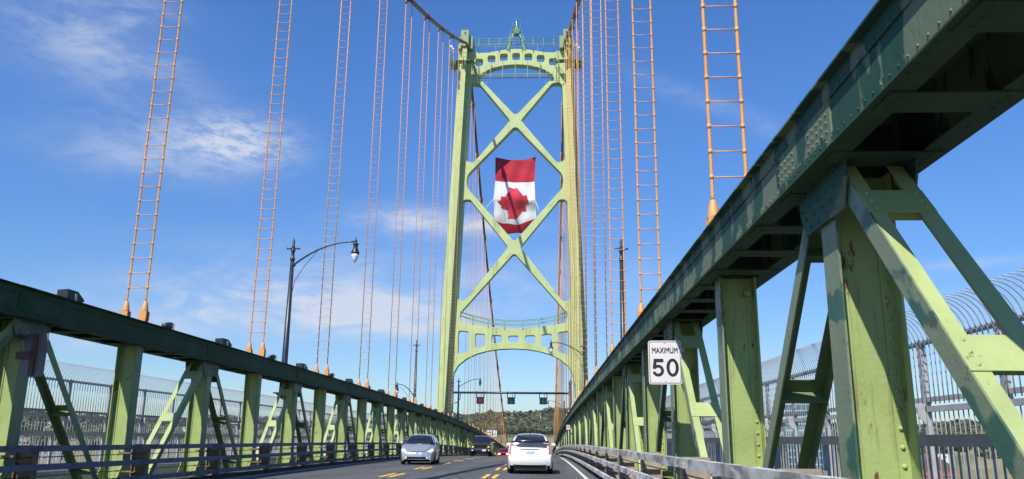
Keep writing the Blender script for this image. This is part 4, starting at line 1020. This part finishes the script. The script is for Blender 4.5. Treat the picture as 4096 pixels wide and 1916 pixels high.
a = wc.patch(wc.idx(z=.655, rear=True), wc.idx(z=.640, rear=True), -.80, .80, .004, 6); bld(a, 'hatch_seam', mat('panel_gap', (.25, .25, .25, 1), .6), t)
a = wc.patch(wc.idx(z=.335, rear=True), len(wc.prof)-1, -.84, .84, .010, 6); bld(a, 'rear_diffuser', TRIM, t)
a = MB(); a.box(-.62, .62, 3.9, 4.40, .17, .31); a.tube([(-.42, 4.3, .22), (-.42, 4.45, .22)], .035, 8); bld(a, 'exhaust_panel', TRIM, t)
for sx in (-1, 1):
    bld(wc.side([(1.25, 1.0), (2.2, .97), (3.4, 1.0), (3.9, 1.12)], [(1.25, 1.04), (1.75, 1.24), (2.3, 1.37), (3.1, 1.37), (3.6, 1.28), (3.9, 1.18)], sx), 'side_window', GLASS, t)
mirror_parts(t, wc, 1.45, 1.02, CWHITE, L=.13, hh=.075); put_wheels(wc, t, .315)
a = MB(); a.prism_x([(3.2, 1.465), (3.32, 1.455), (3.30, 1.54)], -.015, .015); bld(a, 'antenna_fin', TRIM, t)
wp = MB(); wp.tube([(.0, 4.12, 1.20), (.15, 3.95, 1.285), (.55, 3.55, 1.43)], .012, 5); bld(wp, 'rear_wiper', TRIM, t)
for sx in (-1, 1):
    a = MB(); a.tube([(sx*.56, 1.9, 1.40), (sx*.56, 2.6, 1.475), (sx*.56, 3.3, 1.445)], .012, 5); bld(a, 'roof_seam', TRIM, t)

# --- silver hatchback, nose towards the camera
prof = [(.0, .26), (-.0+.01, .42), (.04, .56), (.10, .63), (.45, .78), (.85, .93), (1.12, 1.00), (1.75, 1.33), (2.1, 1.45), (2.5, 1.49), (3.0, 1.47), (3.6, 1.32), (4.1, 1.15), (4.25, 1.05), (4.34, .85), (4.43, .6), (4.44, .3)]
sc_ = Car(prof, 1.725, hatch_wt, [(0, .72), (.1, .86), (.35, .955), (.9, 1.0), (3.6, 1.0), (4.1, .97), (4.44, .86)], (.92, 3.62), .31, .18)
t = thing('hatchback_car', 'silver hatchback coming towards the camera in the left lane', 'car', (-6.32, 41.0, RZ-drop(43)), radians(3))
bld(sc_.body(), 'body', CSILV, t); underbody(sc_, t, 4.44)
bld(sc_.patch(sc_.idx(y=1.16), sc_.idx(y=2.0), 0, 0, .006, 10, fn=lambda u: (-.94, .94)), 'windscreen', GLASS, t)
for sx in (-1, 1):
    o = bld(sc_.patch(sc_.idx(z=.635), sc_.idx(z=.80), 0, 0, .010, 8, fn=lambda u: (sx*(.66+.16*u), sx*.975)), 'headlight', HEADL, t)
    bld(sc_.patch(sc_.idx(z=.79), sc_.idx(z=.86), 0, 0, .012, 4, fn=lambda u: (sx*(.82+.05*u), sx*(.97))), 'indicator', AMBER, o)
    bld(sc_.side([(1.25, 1.0), (2.2, .97), (3.4, 1.0), (3.9, 1.12)], [(1.25, 1.04), (1.75, 1.25), (2.3, 1.38), (3.1, 1.37), (3.6, 1.25), (3.9, 1.15)], sx), 'side_window', GLASS, t)
    a = MB(); a.lathe((0, 0, 0), [(.01, 0), (.05, .01), (.05, .03)], 12); me = a.mesh('fog_light', HEADL); o = ob('fog_light', me, t, (sx*.52, -.022, .335)); o.rotation_euler = (pi/2, 0, 0)
    a = MB(); a.tube([(sx*.1, 1.12, 1.02), (sx*.5, 1.10, 1.0)], .01, 4); bld(a, 'wiper', TRIM, t)
bld(sc_.patch(sc_.idx(z=.605), sc_.idx(z=.632), 0, 0, .010, 6, fn=lambda u: (-.30-.28*u, .30+.28*u)), 'upper_grille', TRIM, t)
bld(sc_.patch(sc_.idx(z=.285), sc_.idx(z=.385), 0, 0, .012, 6, fn=lambda u: (-.80, .80)), 'lower_grille', TRIM, t)
a = MB(); a.rivet((0, -.0, .625), (0, -1, 0), .035, 12); bld(a, 'badge', CHROME, t)
mirror_parts(t, sc_, 1.4, 1.03, CSILV, L=.16, hh=.075); put_wheels(sc_, t, .31)
a = MB(); a.box(-.55, -.2, 1.9, 1.92, 1.36, 1.40); a.box(.2, .55, 1.9, 1.92, 1.36, 1.40)
# --- black pickup truck
pk_wt = [(.3, .95), (.5, 1.0), (1.1, 1.0), (1.25, .93), (1.85, .73), (2.0, .70)]
prof = [(.0, .45), (-.0+.01, .75), (.02, 1.05), (.08, 1.14), (.5, 1.20), (1.30, 1.26), (1.45, 1.28), (2.10, 1.80), (2.4, 1.90), (3.0, 1.93), (3.7, 1.90), (3.85, 1.82), (4.05, 1.30), (4.1, 1.27), (5.8, 1.27), (5.85, 1.2), (5.86, .5)]
pc = Car(prof, 1.99, pk_wt, [(0, .90), (.15, .96), (.5, 1.0), (5.5, 1.0), (5.86, .97)], (1.0, 4.65), .40, .40, crown=.04)
t = thing('pickup_truck', 'black pickup truck with amber lamps behind the silver car', 'pickup truck', (-6.05, 78.5, RZ-drop(81)), radians(1.5))
bld(pc.body(), 'body', CBLK, t); underbody(pc, t, 5.86)
bld(pc.patch(pc.idx(y=1.50), pc.idx(y=2.12), 0, 0, .006, 8, fn=lambda u: (-.95, .95)), 'windscreen', GLASS, t)
g_ = MB(); g_.box(-.56, .56, -.03, .02, .78, 1.12)
bld(g_, 'grille', TRIM, t); g_ = MB()
for z in (.84, .95, 1.06): g_.box(-.54, .54, -.045, -.031, z-.015, z+.015)
bld(g_, 'grille_bar', mat('dark_chrome', (.12, .12, .13, 1), .3, metal=.9), t)
g_ = MB(); g_.box(-.93, .93, -.10, .04, .50, .74); g_.box(-.9, .9, -.102, -.05, .66, .72, 1); bld(g_, 'bumper', [CBLK, CHROME], t)
g_ = MB(); g_.box(.13, .50, -.115, -.104, .50, .66); bld(g_, 'number_plate', SIGNW, t)
for sx in (-1, 1):
    g_ = MB(); xa, xb = sorted((sx*.60, sx*.86)); g_.box(xa, xb, -.02, .05, .80, 1.10); o = bld(g_, 'headlight', GLASSB, t)
    g_ = MB(); xa, xb = sorted((sx*.66, sx*.82)); g_.box(xa, xb, -.032, -.021, .84, .93); bld(g_, 'amber_lamp', AMBON, o)
    g_ = MB(); g_.lathe((0, 0, 0), [(.01, 0), (.06, .01), (.06, .03)], 10); o = ob('fog_light', g_.mesh('fog_light', HEADL), t, (sx*.78, -.105, .56)); o.rotation_euler = (pi/2, 0, 0)
    x0 = pc.half(1.7, 1.3); g_ = MB(); xa, xb = sorted((sx*(x0+.14), sx*(x0+.36))); g_.box(xa, xb, 1.62, 1.74, 1.24, 1.52); xa, xb = sorted((sx*(x0-.05), sx*(x0+.14))); g_.box(xa, xb, 1.66, 1.70, 1.30, 1.36); o = bld(g_, 'mirror', CBLK, t)
    g_ = MB(); xa, xb = sorted((sx*(x0+.18), sx*(x0+.35))); g_.box(xa, xb, 1.608, 1.619, 1.26, 1.36); bld(g_, 'indicator', AMBER, o)
    bld(pc.side([(1.6, 1.32), (3.7, 1.32)], [(1.6, 1.36), (2.2, 1.72), (3.5, 1.76), (3.7, 1.7)], sx), 'side_window', GLASS, t)
put_wheels(pc, t, .40, .26, .15)
# --- red sport utility vehicle
rd_wt = [(.3, .95), (.5, 1.0), (.95, 1.0), (1.1, .95), (1.5, .80), (1.7, .77)]
prof = [(.0, .35), (.01, .6), (.03, .82), (.10, .90), (.9, .99), (1.15, 1.02), (1.65, 1.42), (1.85, 1.50), (2.3, 1.53), (3.8, 1.50), (4.1, 1.42), (4.35, 1.0), (4.4, .9), (4.42, .4)]
rc = Car(prof, 1.86, rd_wt, [(0, .88), (.15, .96), (.5, 1.0), (4.0, 1.0), (4.42, .94)], (.9, 3.5), .35, .32, crown=.05)
t = thing('red_car', 'red car with lit headlights partly hidden by the road crest', 'car', (-6.95, 140, RZ-drop(142)), 0)
bld(rc.body(), 'body', CRED, t); underbody(rc, t, 4.42)
bld(rc.patch(rc.idx(y=1.17), rc.idx(y=1.70), 0, 0, .006, 8, fn=lambda u: (-.93, .93)), 'windscreen', GLASS, t)
g_ = MB(); g_.box(-.44, .44, -.03, .02, .55, .80); bld(g_, 'grille', TRIM, t)
for sx in (-1, 1):
    g_ = MB(); xa, xb = sorted((sx*.50, sx*.84)); g_.box(xa, xb, -.02, .06, .62, .82); bld(g_, 'headlight', HEADON, t)
    bld(rc.side([(1.5, 1.04), (3.9, 1.04)], [(1.5, 1.08), (1.9, 1.38), (3.6, 1.38), (3.9, 1.3)], sx), 'side_window', GLASS, t)
mirror_parts(t, rc, 1.4, 1.08, CRED, L=.14, hh=.08); put_wheels(rc, t, .35)

# ------------------------------------------------------------------ town and trees on the far shore
def polar(azd, r): a = radians(azd); return r*sin(a), r*cos(a)
def pxaz(px): d = pdir(px, 1700); return math.degrees(atan2(d.x, d.y))
BCOL = [('white_siding', (.62, .62, .60, 1)), ('red_brick_wall', (.33, .13, .09, 1)), ('cream_wall', (.52, .46, .36, 1)), ('grey_wall', (.30, .31, .32, 1)), ('blue_grey_siding', (.22, .27, .33, 1)), ('yellow_siding', (.55, .42, .18, 1))]
RCOL = [('dark_shingle', (.07, .07, .075, 1)), ('brown_shingle', (.13, .08, .06, 1)), ('grey_roof', (.20, .20, .21, 1))]
WIN = mat('window_glass', (.05, .07, .09, 1), .1, spec=.8)
BW = ['white', 'red brick', 'cream', 'grey', 'blue grey', 'yellow']; RW = ['dark', 'brown', 'grey']
bcount = {}
def building(x, y, wd, dp, hh, ci, ri, flat, rz, label):
    z = min(gz(x+a, y+b) for a in (-wd/2, wd/2) for b in (-dp/2, dp/2))
    t = thing('house' if not flat else 'building', label, 'house' if not flat else 'building', (x, y, z), rz)
    wm = mat(BCOL[ci][0], BCOL[ci][1], .8, var=.08, vscale=.3); rm = mat(RCOL[ri][0], RCOL[ri][1], .85, var=.1, vscale=.3)
    a = MB(); a.box(-wd/2, wd/2, -dp/2, dp/2, -3, hh); bld(a, 'wall', wm, t)
    a = MB()
    if flat: a.box(-wd/2-.3, wd/2+.3, -dp/2-.3, dp/2+.3, hh+.01, hh+.6)
    else:
        rh = wd*.32; a.prism_y([(-wd/2-.4, hh+.01), (wd/2+.4, hh+.01), (0, hh+rh)], -dp/2-.4, dp/2+.4)
        a.prism_y([(-wd/2+.1, hh-.0), (wd/2-.1, hh-.0), (0, hh+rh-.35)], -dp/2-.02, -dp/2-.0, 1)
    ro_ = bld(a, 'roof', [rm, wm], t)
    a = MB(); nfl = max(1, int(hh/3.2)); ncol = max(2, int(wd/3.6)); wo = None
    for f in range(nfl):
        for k in range(ncol):
            xc = -wd/2+(k+.5)*wd/ncol; zc = 1.2+f*hh/nfl
            if wo is None: pw = MB(); pw.box(-.62, .62, -.03, -.005, 0, 1.4); wo = bld(pw, 'window', WIN, t, (xc, -dp/2, zc))
            else: w2 = wo.copy(); C.objects.link(w2); w2.parent = t; w2.location = (xc, -dp/2, zc)
    if not flat:
        a = MB(); a.box(-wd*.2-.35, -wd*.2+.35, -.4, .4, hh+.5, hh+wd*.32+.8); bld(a, 'chimney', mat('chimney_brick', (.25, .11, .08, 1), .9), ro_)
    return t
occupied = []
rnd_ = random.Random(11)
spots = []
for i in range(46):
    left = i < 27
    for tries in range(60):
        azd = rnd_.uniform(-37, -6.2) if left else rnd_.uniform(8.5, 35.5); r = rnd_.uniform(590, 900); x, y = polar(azd, r)
        if all(hypot(x-a, y-b) > 34 for a, b in spots): spots.append((x, y)); break
adj = ['narrow', 'wide', 'tall', 'small', 'long', 'squat', 'large']
used = set()
for i, (x, y) in enumerate(spots):
    ci = rnd_.choice([0, 0, 0, 1, 1, 2, 2, 3, 3, 4, 5]); ri = rnd_.randrange(3); flat = rnd_.random() < .25; wd = rnd_.uniform(8, 15); dp = rnd_.uniform(8, 13); hh = rnd_.uniform(5, 9)
    if flat: wd *= 1.6; hh *= 1.3
    side = 'left' if x < 0 else 'right'
    aj = 'tall' if hh > 9 else ('wide' if wd > 14 else ('narrow' if wd < 10 else 'low'))
    base = '%s %s %s with %s roof beyond the %s fence' % (aj, BW[ci], 'block' if flat else 'house', RW[ri], side)
    n_ = sum(1 for u in used if u.startswith(base)); lab = base if n_ == 0 else base+', '+ORD[n_]+' such'
    used.add(lab); building(x, y, wd, dp, hh, ci, ri, flat, rnd_.uniform(-.5, .5)-atan2(x, y)*.6, lab); occupied.append((x, y, max(wd, dp)*.6))
def special(px, r, wd, dp, hh, ci, ri, flat, lab, rz=0):
    x, y = polar(pxaz(px), r); occupied.append((x, y, max(wd, dp)*.6)); return building(x, y, wd, dp, hh, ci, ri, flat, rz, lab)
special(1948, 800, 11, 8, 5, 2, 2, True, 'long white building behind the suspenders left of the road crest')
special(1968, 815, 10, 8, 6, 0, 0, False, 'white gabled house behind the suspenders near the main cable end')
special(3335, 560, 22, 12, 9, 1, 2, True, 'red brick apartment block beside the teal glass tower')
special(3700, 640, 30, 14, 7, 1, 1, False, 'long brick building with brown roof below the right hill')
special(1470, 620, 46, 16, 9, 3, 2, True, 'long grey hall behind the left fence')
# teal glass office
x, y = polar(pxaz(3232), 440); z = gz(x, y); t = thing('office_tower', 'teal glass office building behind the right fence', 'building', (x, y, z), radians(-20)); occupied.append((x, y, 22))
TEAL = mat('teal_glass', (.06, .17, .19, 1), .15, var=.2, vscale=.2, spec=.8)
hh = 24.5-z; a = MB(); a.box(-10, 10, -8, 8, -4, hh); bld(a, 'wall', TEAL, t)
a = MB()
for k in range(int(hh/3.2)): a.box(-10.05, 10.05, -8.08, -8.005, k*3.2, k*3.2+.7); a.box(-10.08, -10.005, -8, 8, k*3.2, k*3.2+.7)
for k in range(11): a.box(-10+k*2-.1, -10+k*2+.1, -8.12, -8.085, 0, hh)
bld(a, 'facade_grid', mat('pale_concrete', (.42, .45, .46, 1), .7), t); a = MB(); a.box(-10.2, 10.2, -8.2, 8.2, hh+.01, hh+.6); bld(a, 'roof', mat('grey_roof', RCOL[2][1], .85), t)

# forest: leaf clumps spread through each crown
FOL = [mat('foliage_'+n_, c_, .9, var=.2, vscale=.08) for n_, c_ in (('dark', (.026, .044, .017, 1)), ('mid', (.048, .068, .023, 1)), ('olive', (.080, .090, .030, 1)), ('pale', (.105, .118, .046, 1)), ('blue', (.034, .052, .030, 1)))]
rg = np.random.default_rng(5)
def crowns(items, name, label=None):
    Vs, mi = [], []
    for (x, y, z, r, hgt, c) in items:
        nl = int(100 if r > 3 else 60)
        if hypot(x, y) > 1700: nl = 26
        d = rg.normal(size=(nl, 3)); d /= np.linalg.norm(d, axis=1)[:, None]; rad = rg.uniform(.45, 1.0, nl)**.5
        lob = 1+.28*np.sin(d[:, 0]*4+x)*np.cos(d[:, 2]*5+y)
        cpt = d*(rad*lob)[:, None]*np.array([r, r, hgt/2])+np.array([x, y, z+hgt*.52])
        s_ = r*rg.uniform(.15, .31, nl)
        a = rg.normal(size=(nl, 3))*.7+d*0; a -= (a*d).sum(1)[:, None]*d*.6; a /= np.linalg.norm(a, axis=1)[:, None]
        b = np.cross(d, a); b /= np.linalg.norm(b, axis=1)[:, None]
        q = np.stack([cpt-a*s_[:, None]-b*s_[:, None]*.8, cpt+a*s_[:, None]-b*s_[:, None]*.7, cpt+a*s_[:, None]*.8+b*s_[:, None], cpt-a*s_[:, None]*.7+b*s_[:, None]*.8], 1)
        Vs.append(q.reshape(-1, 3)); mi.append(np.full(nl, c))
    V = np.concatenate(Vs); m_ = np.concatenate(mi); nf = len(m_)
    me = bpy.data.meshes.new(name); me.vertices.add(len(V)); me.vertices.foreach_set('co', V.ravel()); me.loops.add(nf*4); me.loops.foreach_set('vertex_index', np.arange(nf*4, dtype=np.int32))
    me.polygons.add(nf); me.polygons.foreach_set('loop_start', np.arange(0, nf*4, 4, dtype=np.int32)); me.polygons.foreach_set('loop_total', np.full(nf, 4, dtype=np.int32))
    for q in FOL: me.materials.append(q)
    me.polygons.foreach_set('material_index', m_.astype(np.int32)); me.update(calc_edges=True); me.validate(); return me
items = []
fr_ = random.Random(3)
for i in range(7000):
    azd = fr_.uniform(-39, 37)
    cen = abs(azd) < 9
    r = fr_.uniform(700, 1330) if not cen else fr_.uniform(840, 1330)
    if fr_.random() < .12: r = fr_.uniform(1350, 3600)
    if r < 840 and fr_.random() < .35: continue
    x, y = polar(azd, r)
    if any(hypot(x-a, y-b) < c+3 for a, b, c in occupied): continue
    h_ = fr_.uniform(8, 15) if r > 1000 else fr_.uniform(6, 12); 
    band = r+60*sin(azd*1.3)
    c_ = fr_.choice([0, 1, 1, 4, 2, 2]) if band > 1030 else fr_.choice([1, 2, 2, 3, 2, 1])
    items.append((x, y, gz(x, y)-1.0, h_*fr_.uniform(.42, .60), h_, c_))
fo = ob('forest', crowns(items, 'forest')); tag(fo, kind='stuff')
# nearer trees one can tell apart along the lower edge of the hill
TRK = mat('bark', (.06, .045, .035, 1), .9)
lowtrees = []
for i in range(15):
    px = 1955+i*22; lowtrees.append((px+fr_.uniform(-6, 6), fr_.uniform(815, 850)))
kinds = ['olive', 'pale green', 'mid green', 'yellowish']
for i, (px, r) in enumerate(lowtrees):
    x, y = polar(pxaz(px), r); z = gz(x, y); h_ = fr_.uniform(7.5, 11)
    c_ = [2, 3, 1, 3][i % 4]
    t = thing('broadleaf_tree', '%s tree at the foot of the hill, %s from the left' % (kinds[i % 4], ORD[i]), 'tree', (x, y, z), 0, 'trees at the foot of the hill')
    me = crowns([(0, 0, 1.2, h_*.42, h_*.9, c_)]*2+[(h_*.15, 0, .8, h_*.3, h_*.6, c_)], 'crown'); ob('crown', me, t)
    a = MB(); a.tube([(0, 0, -1), (.05, 0, h_*.25), (.1, 0, h_*.6)], [.3, .22, .08], 7); a.tube([(.05, 0, h_*.25), (1.2, .2, h_*.55)], [.12, .05], 5); a.tube([(.05, 0, h_*.3), (-1.1, .2, h_*.6)], [.12, .05], 5); bld(a, 'trunk', TRK, t)
for i, (px, r, lab) in enumerate(((2048, 1010, 'left of the two pale poles rising from the wooded hill'), (2161, 1000, 'right of the two pale poles rising from the wooded hill'))):
    x, y = polar(pxaz(px), r); z = gz(x, y); t = thing('utility_pole', lab, 'pole', (x, y, z)); a = MB(); a.tube([(0, 0, 0), (0, 0, 17)], [.45, .3], 8); bld(a, 'pole', GALV, t); a = MB(); a.box(-1, 1, -.15, .15, 16, 16.4); bld(a, 'crossarm', GALV, t)

# ------------------------------------------------------------------ air
hz = MB(); hz.box(-6100, 6100, -700, 6750, -50.5, 92); hm = bpy.data.materials.new('haze_air'); hm.use_nodes = True; ht = hm.node_tree; ht.nodes.clear()
ho = N(ht, 'ShaderNodeOutputMaterial'); pv = N(ht, 'ShaderNodeVolumePrincipled'); pv.inputs['Color'].default_value = (.86, .92, 1, 1); pv.inputs['Density'].default_value = 0.00007; pv.inputs['Anisotropy'].default_value = .2
ht.links.new(pv.outputs[0], ho.inputs['Volume']); tag(bld(hz, 'haze', hm), kind='stuff')
